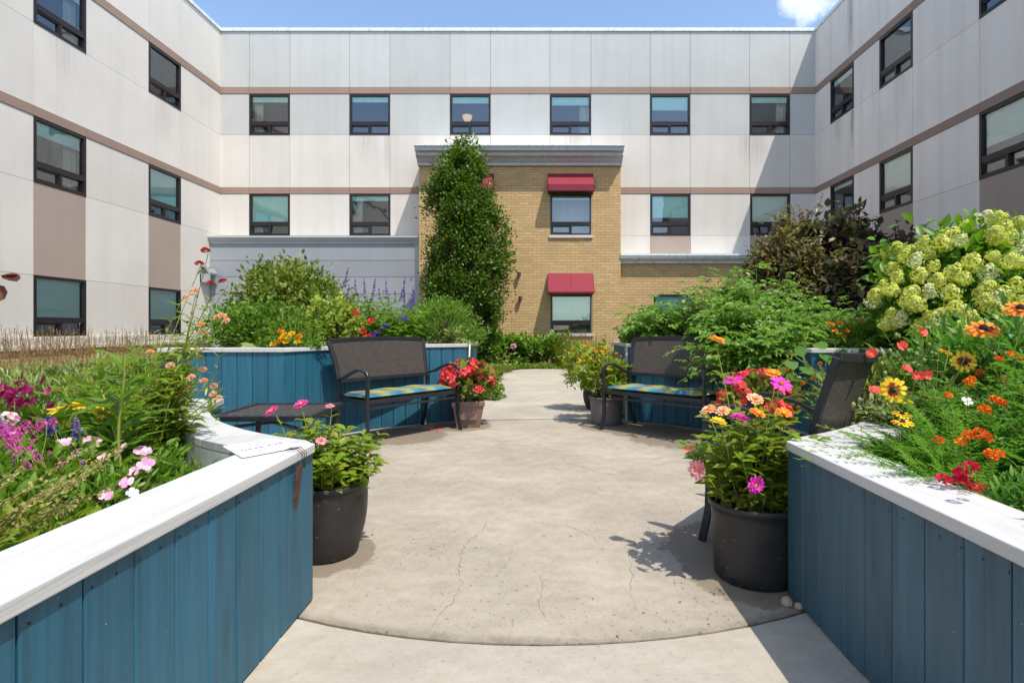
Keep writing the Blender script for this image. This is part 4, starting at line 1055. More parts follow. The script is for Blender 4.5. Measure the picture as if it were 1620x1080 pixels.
def grass(name, label, c, r, n, h, w, mat='grass', group=None, ground=0, plume=0, ph=1., lean=.35, lab=True, cat='grass', pl=(.12, .014)):
    th = thing(name, label, cat, (c[0], c[1], ground), 0, group)
    b = np.zeros((n, 3)); a = rng.uniform(0, 6.28, n); rr = np.sqrt(rng.random(n)) * np.array(r if isinstance(r, (int, float)) else 1.)
    rx, ry = (r, r) if isinstance(r, (int, float)) else r
    q_ = np.sqrt(rng.random(n)); b[:, 0] = np.cos(a) * q_ * rx; b[:, 1] = np.sin(a) * q_ * ry
    D = np.stack([np.cos(a), np.sin(a), 0 * a], -1) * lean * rng.uniform(.2, 1.3, n)[:, None] + [0, 0, 1] + rv(n) * .15
    lf = LF().add(b, D, -np.stack([np.cos(a), np.sin(a), 0 * a - .2], -1), h * rng.uniform(.6, 1.1, n), w, 'blade'); lf.build('blades', G[mat], th)
    if plume:
        k = plume; a = rng.uniform(0, 6.28, k); q_ = np.sqrt(rng.random(k)); b = np.stack([np.cos(a) * q_ * rx * .8, np.sin(a) * q_ * ry * .8, 0 * a], -1)
        tp = b + np.stack([np.cos(a), np.sin(a), 0 * a], -1) * rng.uniform(0, .22, k)[:, None] * ph * .6 + [0, 0, 1] * (ph * rng.uniform(.75, 1.08, k))[:, None]
        P = curves(b, tp, 0, .02); lf = LF().tubes(P, .0022, 0, 3); 
        nn = 12; f = np.linspace(1 - pl[0] / ph * 1.2, 1, nn)[None].repeat(k, 0); pos, tan = along(P, f)
        lf.add(pos.reshape(-1, 3), tan.reshape(-1, 3) + rv(k * nn) * .45, rv(k * nn), .028, pl[1], 'small', 0); lf.build('plumes', G['plume'], th)
    return th
def stalks(name, label, cat, bases, tips, k, L, W, mat, t='leaf', group=None, r=.003, origin=None, opp=True, up=.35, f0=.15, stemmat='stem', sag=0., wob=.04, shrink=.45, jit=.25, droop=0., extra=None):
    b = np.array(bases, float); tp = np.array(tips, float); o = np.array(origin if origin is not None else (b[:, 0].mean(), b[:, 1].mean(), b[:, 2].min()))
    th = thing(name, label, cat, tuple(o), 0, group); P = curves(b - o, tp - o, sag, wob)
    lf = LF(); dress(lf, P, k, L, W, t, f0, .97, up, opp, 0, jit, shrink, droop); lf.build('foliage', G[mat], th)
    if extra: lf = LF(); dress(lf, P, extra[1], L * .9, W * .8, t, .03, .4, .1, opp, 0, .4, .2, .5); lf.build('withered_leaves', G[extra[0]], th)
    LF().tubes(P, r, 0, 5).build('stems', G[stemmat], th); return th
def sprayed(bx, by, bz, rx, ry, n, hx, hy, h0, h1):
    """n bases in an ellipse and tips splayed above it"""
    a = rng.uniform(0, 6.28, n); q_ = np.sqrt(rng.random(n)); u = np.stack([np.cos(a) * q_, np.sin(a) * q_], -1)
    b = np.stack([bx + u[:, 0] * rx, by + u[:, 1] * ry, np.full(n, bz)], -1)
    hh = rng.uniform(h0, h1, n) * (1 - .35 * q_ ** 2); tp = np.stack([bx + u[:, 0] * hx, by + u[:, 1] * hy, bz + hh], -1); return b, tp
# ------------------------------------------------------------------ the planting
# columnar tree in front of the brick bay
def tree():
    Y = 14.4; z0 = .13; x = (742 - 856) * Y / FPX
    t = thing('columnar_tree', 'tall narrow hornbeam tree in front of the tan brick bay', 'tree', (x, Y, z0)); s = Y / FPX
    prof = [(222, 0, 1), (235, -22, 6), (255, -30, 18), (275, -48, 26), (295, -60, 30), (315, -66, 37), (335, -68, 46), (355, -60, 57), (380, -64, 62), (405, -68, 65), (425, -62, 66), (445, -68, 65), (470, -70, 62), (490, -56, 55), (510, -44, 42), (530, -14, 36), (548, -12, 30), (565, -8, 16)]
    zs = np.array([EYE - (p[0] - 519) * s for p in prof])[::-1]; l = np.array([p[1] for p in prof])[::-1] * s; r = np.array([p[2] for p in prof])[::-1] * s
    m = 300; z = rng.uniform(zs[0], zs[-1], m * 2); L_ = np.interp(z, zs, l); R_ = np.interp(z, zs, r); keep = rng.random(m * 2) < ((R_ - L_) / 1.9 + .1); z, L_, R_ = z[keep], L_[keep], R_[keep]; m = len(z)
    a = rng.uniform(0, 6.28, m); q_ = rng.uniform(.25, 1, m) ** .5; cx = (L_ + R_) / 2; hw = (R_ - L_) / 2 * .93
    C = np.stack([cx + np.cos(a) * q_ * hw, np.sin(a) * q_ * hw * .95, z - z0], -1)
    ax = np.stack([cx * .3, 0 * z, z - z0 - .3], -1)
    n = 50000; k = rng.integers(0, m, n); P = C[k] + rng.normal(size=(n, 3)) * [.125, .12, .16]
    out = nrm((P - ax[k]) * [1, 1, .3] + 1e-6)
    n3 = (np.sin(P[:, 0] * 4.3 + P[:, 2] * 2.1) + np.sin(P[:, 2] * 5.1 + P[:, 1] * 3.3) + np.sin(P[:, 0] * 7.7 - P[:, 2] * 3.7)) / 3; P = P[n3 > -.52]; out = out[n3 > -.52]; n = len(P)
    LF().add(P, out * .6 + rv(n) * .8 + [0, 0, .45], rv(n) * .7 + out * .5 + [0, 0, .9], .085 * rng.uniform(.7, 1.2, n), .055, 'small').build('crown', G['dark'], t)
    lf = LF(); zt = np.linspace(0, 5.4, 9); P0 = np.stack([.02 * np.sin(zt * 2) - .02 * zt, 0 * zt, zt], -1)[None]; lf.tubes(P0, .085, 0, 8, .12)
    sel = rng.random(m) < .5; e = C[sel]; b = np.stack([0 * e[:, 0], 0 * e[:, 1], np.clip(e[:, 2] - .9 - rng.random(len(e)) * .5, .25, 5)], -1); b[:, 0] = -.02 * b[:, 2]
    lf.tubes(curves(b, e, .1, .03), .016, 0, 4).build('trunk', G['wood'], t)
    # a few bare whips above the crown
    e = np.array([[-.58, 0, 5.95], [-.5, .1, 5.7], [-.25, 0, 5.85], [-.1, .1, 5.7]]); b = e * [.9, 1, 1] - [0, 0, .8]; Q = curves(b, e, 0, .02); lf = LF(); lf.tubes(Q, .006, 0, 3); dress(lf, Q, 6, .06, .035, 'small', .3, 1, .5, False, 0); lf.build('shoots', G['dark'], t)
tree()
# low hedge, groundcover and grasses where the path ends
for i, (px, w_, l) in enumerate([(787, .62, 'left mound of bright green hydrangea leaves under the columnar tree'), (838, .62, 'middle mound of bright green hydrangea leaves with one pink bloom'), (878, .55, 'right mound of bright green hydrangea leaves below the ground floor awning')]):
    Y = 14.9; x = (px - 856) * Y / FPX
    t = bush('hydrangea_bush', l, 'shrub', (x, Y, .5), (w_, .5, .43), 2100, .13, .09, 'bright', 'leaf', 40, .16, .3, 'low hydrangea mounds at the end of the path', ground=.1)
    if i == 1: put(t, bl_pom('lpink', .1, 120, .8, .35), (at(812, 548, 14.4)), (0, -1, .4))
bush('groundcover', 'strip of small dark leaves edging the end of the path', 'ground cover', (-.1, 14.25, .12), (1.9, .28, .12), 5200, .05, .035, 'cover', 'small', 150, .12, .3, ground=.1, stems=False)['kind'] = 'stuff'
def far_grass(px, Y, n, h, l, pl=0, r=.42): grass('ornamental_grass', l, ((px - 856) * Y / FPX, Y), r, n, h, .009, 'grass', 'ornamental grasses by the brick bay', gz(Y) - .02, pl, h * 1.25, .3)
far_grass(905, 14.3, 900, .75, 'green grass clump with tan plumes under the ground floor awning window', 60)
far_grass(932, 13.6, 1000, .7, 'green grass clump nearest the right planter side at the path end', 30)
far_grass(955, 12.6, 900, .62, 'arching green grass clump close to the white corner of the right planter', 0)
far_grass(925, 12.4, 700, .5, 'low green grass clump leaning over the right edge of the far path', 0, .36)
for i, (px, Y, l) in enumerate([(765, 9.8, 'fine dark green tuft by the side of the left planter'), (782, 11.6, 'fine yellow green tuft mid way along the far path'), (800, 13.2, 'low fine green tuft at the bend of the far path'), (768, 12.8, 'fine green tuft at the foot of the columnar tree')]):
    grass('green_tuft', l, ((px - 856) * Y / FPX - .28, Y), .42, 1500, .34 - .05 * i, .007, 'oliveg' if i % 2 == 0 else 'grass', 'soft tufts along the left edge of the far path', gz(Y) - .02, 0, 1, .9)
bush('sedum', 'small round yellow green sedum on the left edge of the far path', 'plant', ((782 - 856) * 9.0 / FPX, 9.0, .1), (.2, .2, .14), 520, .05, .03, 'bright', 'round', 24, .16, .5, ground=.0)
# lawn and planting left and right behind the planters (uncountable)
def field(name, label, x0, x1, y0, y1, n, h, w, mat):
    P = np.stack([rng.uniform(x0, x1, n), rng.uniform(y0, y1, n), np.zeros(n)], -1); P[:, 2] = [gz(y) - .05 for y in P[:, 1]]
    D = rv(n) * .4 + [0, 0, 1]; o = LF().add(P, D, rv(n) + [0, -.3, .1], h * rng.uniform(.5, 1.1, n), w, 'blade').build(name, G[mat]); tag(o, label, 'grass', None, 'stuff')
field('long_grass', 'long olive grass covering the ground beside the left wing', -9.3, -3.9, 3, 16, 26000, .42, .014, 'grass')
field('long_grass', 'green ground plants covering the bed beside the right wing', 3.9, 8, 3, 16, 9000, .4, .02, 'oliveg')
gl = ['farthest left', 'second', 'third', 'fourth', 'fifth', 'sixth', 'seventh', 'eighth']
k = 0
for (px, Y) in [(8, 7.2), (52, 8.2), (92, 7.0), (128, 8.4), (165, 7.4), (205, 8.6), (240, 7.6), (30, 6.0)]:
    grass('feather_reed_grass', gl[k] + ' clump of tan plumed grass counted from the left edge, in front of the left wing ledge', ((px - 856) * Y / FPX, Y), .42, 600, .75, .009, 'grass', 'plumed grasses by the left wing', -.05, 50, 1.10 + .02 * (k % 3), .3, pl=(.2, .012)); k += 1

# --- far left planter
SZ = .9
bush('viburnum_shrub', 'big rounded olive green shrub rising behind the far left planter', 'shrub', (-4.05, 9.2, 1.15), (.98, .8, .98), 12000, .095, .055, 'oliveg', 'leaf', 110, .12, .3, ground=.02)
bush('herb_bush', 'dense fresh green herb at the left end of the far left planter', 'herb', (-3.15, 6.35, 1.08), (.62, .45, .34), 4200, .055, .036, 'green', 'small', 90, .12, .5, ground=SZ)
b, tp = sprayed(-2.62, 6.05, SZ, .28, .25, 46, .36, .3, .3, .5)
stalks('mint', 'upright pale green mint stems in front of the olive shrub', 'herb', b, tp, 9, .06, .03, 'bright', 'leaf', r=.003)
bush('lime_shrub', 'round lime yellow shrub in the middle of the far left planter', 'shrub', (-2.42, 6.6, 1.14), (.33, .3, .38), 3000, .045, .035, 'lime', 'round', 80, .1, .35, ground=SZ)
b, tp = sprayed(-2.0, 7.1, SZ, .42, .38, 130, .62, .48, .3, .72)
t = stalks('salvia_bush', 'leafy green salvia with blue spikes and red blooms behind the left bench', 'flowering plant', b, tp, 9, .15, .075, 'bright', 'leaf', r=.004, opp=True)
spk = [bl_spike('vio', .26, .022, 60), bl_spike('vio', .16, .02, 40)]
for px, py in [(545, 440), (562, 448), (592, 446), (578, 458), (602, 462), (612, 458), (625, 466), (633, 462), (638, 456), (650, 476), (655, 470), (588, 462), (548, 468), (640, 472), (615, 470)]:
    p = at(px, py, 7.1 + random.uniform(-.2, .2)); put(t, random.choice(spk), p - Vector((0, 0, .12)), (random.uniform(-.2, .2), 0, 1))
redf = bl_pom('red', .05, 50, .6); bl_ = bl_pom('vio', .05, 40, .7)
for px, py in [(553, 491), (563, 496), (553, 507), (587, 508), (548, 528), (574, 524), (582, 533), (530, 540)]: put(t, redf, at(px, py, 6.55), (0, -.5, 1), 1)
for px, py in [(551, 494), (610, 516), (588, 530), (640, 505), (597, 528)]: put(t, bl_, at(px, py, 6.6), (0, -.5, 1), .9)
bush('fine_leaf_plant', 'light green fine leaved plant at the right end of the far left planter', 'plant', (-1.3, 7.55, 1.12), (.52, .42, .42), 5200, .05, .02, 'bright', 'small', 90, .12, .6, ground=SZ)
bush('dusty_miller', 'small silver leaved plant by the right corner of the far left planter', 'plant', (-1.12, 7.2, 1.0), (.14, .12, .1), 380, .06, .035, 'silver', 'lance', 16, .2, .6, ground=SZ)
t = bush('marigold', 'low plant with yellow orange blooms on the front edge of the far left planter', 'flower', (-2.62, 5.78, .97), (.3, .12, .09), 420, .05, .03, 'green', 'small', 22, .2, .5, ground=SZ)
mo = bl_pom('orange', .036, 50); my = bl_pom('yelo', .036, 50)
for i, (px, py) in enumerate([(444, 524), (450, 530), (457, 534), (444, 538), (452, 541), (462, 528), (473, 532), (471, 541), (432, 545), (437, 543), (447, 534)]): put(t, my if i % 3 else mo, at(px, py, 5.72), (0, -.6, 1), 1)
t = thing('broad_leaf_plant', 'single broad pale grey green leaf lying on the far left planter rim', 'plant', (-2.88, 5.75, .92)); LF().add([[0, 0, 0], [.06, 0, 0], [-.1, .05, 0]], [[-1, -.2, .5], [1, -.1, .25], [-.9, .2, .4]], [0, -.3, 1], [.2, .17, .14], .1, 'round').build('foliage', G['silver'], t)

# --- far right planter: tomatoes, squash, marigolds
tom = [(1.55, 7.3, .68, .6, .62, 'loose tomato plant at the left end of the far right planter'), (2.25, 7.0, .98, .6, .62, 'tomato plant behind the right bench, second from the left'),
       (2.85, 7.2, 1.12, .7, .6, 'tallest tomato plant in the middle of the far right planter'), (3.0, 6.3, .52, .62, .5, 'tomato plant spilling over the planter rim beside the squash'), (3.5, 7.0, .62, .5, .6, 'tomato plant nearest the bronze leaved shrub'), (2.2, 6.15, .62, .5, .42, 'tomato plant hanging down behind the right bench back')]
def compound(lf, P, k, L, W, f0, mi=0):
    """pinnate leaves: a leaf stalk with leaflets along it"""
    n = len(P); f = np.linspace(f0, 1, k)[None].repeat(n, 0); pos, tan = along(P, f); a = np.arange(k)[None] * 2.4 + rng.uniform(0, 6.28, (n, 1))
    rad = np.stack([np.cos(a), np.sin(a), 0 * a], -1).reshape(-1, 3); p = pos.reshape(-1, 3); R0 = rng.uniform(.7, 1.1, len(p)) * L
    D = nrm(rad + [0, 0, .3] + rv(len(p)) * .55)
    S = nrm(np.cross(D, [0, 0, 1.]))
    for j, u in enumerate((.3, .5, .7, .88)):
        q_ = p + D * (u * R0)[:, None] - np.array([0, 0, 1]) * (u * u * R0 * .35)[:, None]
        for sg in (-1, 1):
            lf.add(q_, S * sg + D * .5 + rv(len(p)) * .4 - [0, 0, .15], rv(len(p)) * .75 + [0, -.25, 1], R0 * .42 * (1 - .25 * u) * rng.uniform(.7, 1.25, len(p)), R0 * .22, 'leaf', mi)
    lf.add(p + D * (.95 * R0)[:, None] - np.array([0, 0, 1]) * (.32 * R0)[:, None], D - [0, 0, .4], rv(len(p)) * .3 + [0, 0, 1], R0 * .42, R0 * .24, 'leaf', mi)
for i, (x, y, h, rx, ry, l) in enumerate(tom):
    n = (60, 75, 85, 60, 50, 60)[i]; b, tp = sprayed(x, y, .9, .2, .15, n, rx, ry, h * .35, h)
    if i in (3, 5): tp[:, 2] -= np.clip((6.0 - tp[:, 1]), 0, 1) * (1.5)
    o = np.array([x, y, .9]); t = thing('tomato_plant', l, 'vegetable plant', tuple(o), 0, 'tomato plants in the far right planter'); P = curves(b - o, tp - o, .1, .05)
    lf = LF(); compound(lf, P, 13, .2, .1, .12); lf.build('foliage', G['tomato'], t); LF().tubes(P, .005, 0, 4).build('stems', G['stem'], t)
    yf = bl_flat('yelo', 5, .016, 'yelo')
    for j in range(6): q_ = tp[rng.integers(n)]; put(t, yf, Vector(q_) + Vector((0, -.12, -.1)), (0, -1, .3))
# trailing branch in front of the bench back
b = [[1.72, 5.95, 1.0]] * 4; tp = [[1.33, 5.6, .92], [1.4, 5.55, .74], [1.95, 5.5, .62], [1.75, 5.55, .55]]
o = np.array([1.72, 5.95, 1.0]); t = thing('tomato_branch', 'pale trailing leafy branch hanging in front of the right bench back', 'plant', tuple(o)); P = curves(np.array(b) - o, np.array(tp) - o, .0, .03); lf = LF(); compound(lf, P, 7, .13, .06, .3); lf.build('foliage', G['bright'], t); LF().tubes(P, .004, 0, 4).build('stems', G['stem'], t)
b, tp = sprayed(2.2, 5.78, .9, .42, .12, 40, .62, .16, .1, .5); tp[:, 1] -= .25; tp[:, 2] -= rng.uniform(0, .72, 40)
o = np.array([2.25, 5.75, .9]); t = thing('tomato_plant', 'tomato foliage tumbling down the blue boards right of the right bench', 'vegetable plant', tuple(o), 0, 'tomato plants in the far right planter'); P = curves(b - o, tp - o, .4, .05); lf = LF(); compound(lf, P, 8, .22, .1, .1); lf.build('foliage', G['tomato'], t); LF().tubes(P, .005, 0, 4).build('stems', G['stem'], t)
sq = [(1262, 548), (1290, 543), (1300, 560), (1272, 580), (1290, 590), (1312, 595), (1248, 570), (1256, 600), (1320, 556), (1236, 588)]
t = thing('squash_plant', 'squash vine with big round leaves hanging over the far right planter rim', 'vegetable plant', (2.45, 5.25, .95)); lf = LF(); P = np.array([at(a, b_, 5.15 + .1 * (i % 3)) for i, (a, b_) in enumerate(sq)]) - [2.45, 5.25, .95]
lf.add(P, rv(len(P)) * .4 + [.3, -.6, -.5], rv(len(P)) * .3 + [-.1, -.9, .8], .14 * rng.uniform(.7, 1.2, len(P)), .115, 'round'); lf.build('foliage', G['squash'], t)
LF().tubes(curves(np.zeros((len(P), 3)) + [0, .25, 0], P, .2, .08), .004, 0, 4).build('stems', G['stem'], t)
yb = bl_cup('orange', 5, .028, .8)
for px, py in [(1244, 583), (1283, 596), (1296, 573), (1269, 604)]: put(t, yb, at(px, py, 5.05), (0, -.7, -.5))
for (x, l) in ((3.15, 'feathery plant with orange blooms behind the armchair back'), (3.6, 'feathery plant with orange blooms at the right end of the far right planter')):
    t = bush('marigold', l, 'flower', (x, 5.75, 1.02), (.34, .28, .2), 2600, .06, .014, 'bright', 'lance', 60, .15, .7, 'orange marigolds in the far right planter', ground=SZ)
    for j in range(9): put(t, mo, (x + random.uniform(-.3, .3), 5.6 + random.uniform(-.1, .15), 1.1 + random.uniform(-.06, .16)), (0, -.6, 1), .95)
t = round_pot('small dark pot on the left tip of the far right planter', (1.17, 7.95, .955), .05, .065, .08, M['pot_black'])
bush('succulent', 'small yellow green succulent beside the dark pot on the planter tip', 'plant', (1.27, 7.5, 1.0), (.16, .14, .1), 340, .07, .045, 'lime', 'round', 18, .2, .6, ground=.93)

# --- shrubs in front of the right wing
bush('bronze_shrub', 'tan and green variegated part of the tall shrub near the back wall', 'shrub', (4.5, 10.2, 1.75), (.82, .9, 1.22), 7600, .12, .07, 'tan', 'leaf', 130, .11, .2, ground=.05)
bush('bronze_shrub', 'dark purple green shrub between the tan shrub and the white hydrangea', 'shrub', (5.65, 10.1, 1.6), (1.6, 1.1, 1.4), 14500, .16, .12, 'purple', 'leaf', 140, .11, .1, ground=.05)
o = np.array([4.6, 10, 2.6]); b = np.repeat([o], 7, 0) + rng.normal(size=(7, 3)) * .2; tp = np.array([[5.0, 9.9, 3.55], [4.0, 10, 3.15], [3.9, 10, 2.75], [4.4, 10, 3.35], [6.9, 9.8, 3.02], [6.3, 9.9, 3.05], [5.7, 9.9, 3.1]])
b[4:] = [6.2, 9.9, 2.5]
P = curves(b, tp, .1, .05); lf = LF(); dress(lf, P[:4], 11, .12, .07, 'leaf', .1, 1, .4, True); t = thing('shrub_branch', 'arching bronze tipped branches standing above the tan shrub', 'branch', tuple(o)); 
lf.V = [v - o for v in lf.V]; lf.build('foliage', G['tan'], t); lf = LF(); dress(lf, P[4:], 11, .13, .1, 'leaf', .1, 1, .4, True); lf.V = [v - o for v in lf.V]; lf.build('foliage', G['purple'], t); LF().tubes(P - o, .008, 0, 4).build('stems', G['wood'], t)
def surfY(px, py, c, rad):
    d = Vector(((px - 856) / FPX, 1, -(py - 519) / FPX)); o = Vector((0, 0, EYE)) - Vector(c)
    q1 = Vector([d[i] / rad[i] for i in range(3)]); q2 = Vector([o[i] / rad[i] for i in range(3)])
    A_ = q1.dot(q1); B_ = 2 * q1.dot(q2); C_ = q2.dot(q2) - 1; disc = B_ * B_ - 4 * A_ * C_
    return (-B_ - math.sqrt(disc)) / (2 * A_) if disc > 0 else -B_ / (2 * A_)
# paniculata hydrangea
HY = 5.0
hc = (4.15, 5.35, 1.05)
th = bush('white_hydrangea', 'large hydrangea shrub covered in lime cream flower heads at the right edge', 'shrub', hc, (1.02, .85, .97), 9500, .125, .075, 'hydr', 'leaf', 130, .13, .15, ground=.0)
pan = [bl_panicle(.088, .2), bl_panicle(.1, .19), bl_panicle(.08, .17, 190), bl_panicle(.095, .16)]
pan += [bl_panicle(.085, .19, 210, ('crw', 'cream'))]
hp = [(1400, 400), (1418, 393), (1432, 405), (1412, 424), (1450, 412), (1470, 400), (1385, 465), (1398, 452), (1410, 458), (1380, 476), (1420, 438), (1444, 462), (1432, 475), (1448, 480), (1470, 460), (1484, 443), (1505, 463), (1462, 385), (1440, 396), (1520, 380), (1507, 372), (1490, 385), (1494, 372), (1530, 355), (1545, 347), (1575, 372), (1590, 360), (1600, 375), (1572, 405), (1560, 345), (1580, 347), (1612, 352), (1598, 412), (1612, 415), (1565, 432), (1508, 430), (1525, 440), (1552, 462), (1565, 455), (1578, 470), (1560, 478), (1590, 465), (1608, 450), (1618, 480), (1525, 492), (1535, 502), (1512, 485), (1412, 497), (1402, 512), (1425, 505), (1455, 515), (1487, 500), (1468, 500), (1522, 520), (1585, 490), (1578, 492), (1538, 415), (1478, 420), (1455, 435), (1620, 392), (1640, 380), (1650, 430), (1545, 520), (1600, 520), (1478, 512)]
for i, (px, py) in enumerate(hp):
    Y = surfY(px, py, hc, (1.16, .98, 1.1)) - random.uniform(.08, .22); p = at(px, py, Y); put(th, pan[i % 5], p, (random.uniform(-.6, .4), -random.uniform(.2, .9), 1), random.uniform(.58, .88))
bush('dark_shrub', 'low dark green shrub filling the gap under the cream hydrangea', 'shrub', (3.9, 4.95, .4), (.9, .35, .42), 2600, .12, .07, 'dark', 'leaf', 50, .16, .1, ground=0)

# --- near right planter
NZ = .55
# feathery carrot-like foliage along the cap
def feathery(name, label, x, y, rx, ry, n, L, mat='fern', group=None, h=.25, z=NZ, dirx=0.):
    o = np.array([x, y, z]); t = thing(name, label, 'plant', tuple(o), 0, group); a = rng.uniform(0, 6.28, n); q_ = np.sqrt(rng.random(n)); b = np.stack([np.cos(a) * q_ * rx * .5, np.sin(a) * q_ * ry * .5, 0 * a], -1)
    tp = np.stack([np.cos(a) * q_ * rx * 1.3 + dirx * rng.random(n), np.sin(a) * q_ * ry * 1.3, h * rng.uniform(.35, 1, n)], -1); P = curves(b, tp, .3, .04)
    lf = LF(); k = 12; f = np.linspace(.2, 1, k)[None].repeat(n, 0); pos, tan = along(P, f); side = nrm(np.cross(tan, [0, 0, 1.]) + 1e-5)
    for sg in (-1, 1):
        Ls = L * (1.1 - f * .8); D = nrm(side * sg + tan * .7 + rv(n * k).reshape(n, k, 3) * .3)
        for u in (0., .35, .65):
            q2 = (pos + D * (Ls * u)[..., None]).reshape(-1, 3)
            for g_ in (-.9, 0, .9): lf.add(q2, D.reshape(-1, 3) + np.cross(D, [0, 0, 1.]).reshape(-1, 3) * g_ + rv(n * k) * .2, [0, 0, 1], (Ls * .42).ravel(), .004, 'small')
    lf.build('foliage', G[mat], t); LF().tubes(P, .0018, 0, 4).build('stems', G['stem'], t); return t
feathery('feathery_herb', 'feathery bright green herb spreading over the white cap near the armchair', 1.5, 2.25, .24, .2, 80, .07, h=.18, dirx=-.3)
feathery('feathery_herb', 'taller feathery green herb in the middle of the nearest right planter', 1.62, 2.1, .25, .3, 60, .075, h=.36)
feathery('feathery_herb', 'feathery green herb low beside the nearest right cap board', 1.38, 1.88, .16, .22, 70, .06, h=.2, dirx=-.14)
ml = ['behind the feathery herb', 'at the right edge in the front', 'in the middle among orange blooms', 'at the far right, tallest leaves', 'closest to the camera on the right']
for i, (x, y, h, r_) in enumerate([(1.9, 2.5, .42, .3), (1.75, 1.75, .36, .28), (1.95, 2.05, .5, .34), (2.3, 2.35, .66, .4), (1.5, 1.35, .26, .2)]):
    b, tp = sprayed(x, y, NZ, r_ * .5, r_ * .5, 34, r_, r_, h * .5, h); o = np.array([x, y, NZ]); t = thing('marigold_plant', 'dark green marigold plant ' + ml[i], 'flowering plant', tuple(o), 0, 'marigold plants in the near right planter')
    P = curves(b - o, tp - o, .1, .04); lf = LF(); n = len(P); k = 8; f = np.linspace(.15, 1, k)[None].repeat(n, 0); pos, tan = along(P, f); a = np.arange(k)[None] * 2.4 + rng.uniform(0, 6.28, (n, 1))
    rad = np.stack([np.cos(a), np.sin(a), 0 * a + .35], -1).reshape(-1, 3); p = pos.reshape(-1, 3); R0 = rng.uniform(.7, 1.1, len(p)) * .1; D = nrm(rad + rv(len(p)) * .2); S = nrm(np.cross(D, [0, 0, 1.]))
    for u in (.25, .42, .6, .78, .92):
        for sg in (-1, 1): lf.add(p + D * (u * R0)[:, None], S * sg + D * .8 + rv(len(p)) * .15, rv(len(p)) * .3 + [0, 0, 1], R0 * .45, R0 * .11, 'small')
    lf.add(p + D * R0[:, None], D, [0, 0, 1], R0 * .4, R0 * .11, 'small'); lf.build('foliage', G['marig'], t); LF().tubes(P, .0025, 0, 4).build('stems', G['stem'], t)
    mb_ = [bl_pom('rust', .023, 70, .7, .45, 'orange'), bl_pom('rust', .019, 60, .8, .45), bl_pom('orange', .018, 60, .7, .45, 'rust')]
    M['_mar%d' % i] = (t, mb_)
def stemmed(t, me, pts, base, look=(-.1, -.5, 1), s=1., r=.002, leaf=None, jl=.3, sag=.0, wob=.05):
    pts = [Vector(p) for p in pts]; o = np.array(t.location); bb = np.array([list(base) if not callable(base) else list(base(p)) for p in pts]); bb = bb + rng.normal(size=bb.shape) * [.03, .03, 0]
    P = curves(bb - o, np.array([list(p) for p in pts]) - o, sag, wob); LF().tubes(P, r, 0, 5, .7).build('stems', G['stem'], t)
    if leaf:
        lf = LF(); dress(lf, P, leaf[0], leaf[1], leaf[2], leaf[3], .1, .85, .4, True); lf.build('foliage', G[leaf[4]], t)
    for p in pts: put(t, me if not isinstance(me, list) else random.choice(me), p, (look[0] + random.uniform(-jl, jl), look[1] + random.uniform(-jl, jl), look[2]), s * random.uniform(.9, 1.1))
mar = [(1532, 606, 2.1, 2), (1538, 600, 2.15, 2), (1500, 626, 2.1, 2), (1583, 637, 2.0, 2), (1557, 648, 1.9, 2), (1575, 634, 2.1, 2), (1550, 684, 1.65, 1), (1560, 692, 1.62, 1), (1540, 690, 1.66, 1), (1520, 700, 1.68, 1), (1531, 688, 1.7, 1), (1567, 720, 1.5, 1), (1580, 718, 1.52, 1), (1597, 560, 2.2, 3), (1580, 568, 2.25, 3), (1610, 566, 2.3, 3), (1485, 697, 1.8, 0), (1550, 590, 2.4, 3), (1590, 600, 2.2, 3)]
for px, py, Y, i in mar:
    t, mb_ = M['_mar%d' % i]; put(t, random.choice(mb_), at(px, py, Y), (random.uniform(-.4, .2), -.6, 1), random.uniform(.85, 1.1))
t = thing('black_eyed_susan', 'tall black eyed susans with yellow petals and dark cones at the right edge', 'flower', (1.95, 2.45, NZ))
rd = bl_rud('yelo', .055); rd2 = bl_rud('orange', .06)
stemmed(t, rd, [at(1525, 572, 2.45), at(1413, 616, 2.25)], (1.75, 2.5, NZ), (-.35, -1, .25), 1., .0028, (4, .09, .03, 'lance', 'marig'), .1)
stemmed(t, rd2, [at(1556, 520, 2.4), at(1614, 488, 2.3)], (1.98, 2.4, NZ), (-.2, -.6, 1.0), 1.1, .003, (5, .1, .035, 'lance', 'marig'), .1)
stemmed(t, bl_rud('yelo', .04, False), [at(1432, 634, 2.3), at(1428, 668, 2.1), at(1495, 556, 2.6), at(1427, 655, 2.2)], (1.65, 2.4, NZ), (.2, -.3, 1), .9, .002, (3, .07, .025, 'lance', 'marig'))
t = thing('poppy', 'airy clump of coral red poppies with thin curving stems beside the armchair', 'flower', (1.85, 2.85, NZ))
pop = bl_cup('coral', 4, .027, .75, 'ydisc')
stemmed(t, pop, [at(1457, 526, 2.7), at(1379, 560, 2.7), at(1427, 547, 2.75), at(1432, 585, 2.65), at(1453, 595, 2.6), at(1466, 593, 2.6), at(1382, 620, 2.5)], lambda p: (1.85 + random.uniform(-.08, .1), 2.8, NZ), (-.5, -.9, .5), 1.1, .0016, None, .6, .1, .1)
pod = LF().addmesh(*dome(.009, .012, .0, 8, 3)).addmesh(*[(np.array(dome(.009, .012, .0, 8, 3)[0]) * [1, 1, -1.3]), [f[::-1] for f in dome(.009, .012, .0, 8, 3)[1]]]).me('bloom', [G['silver']])
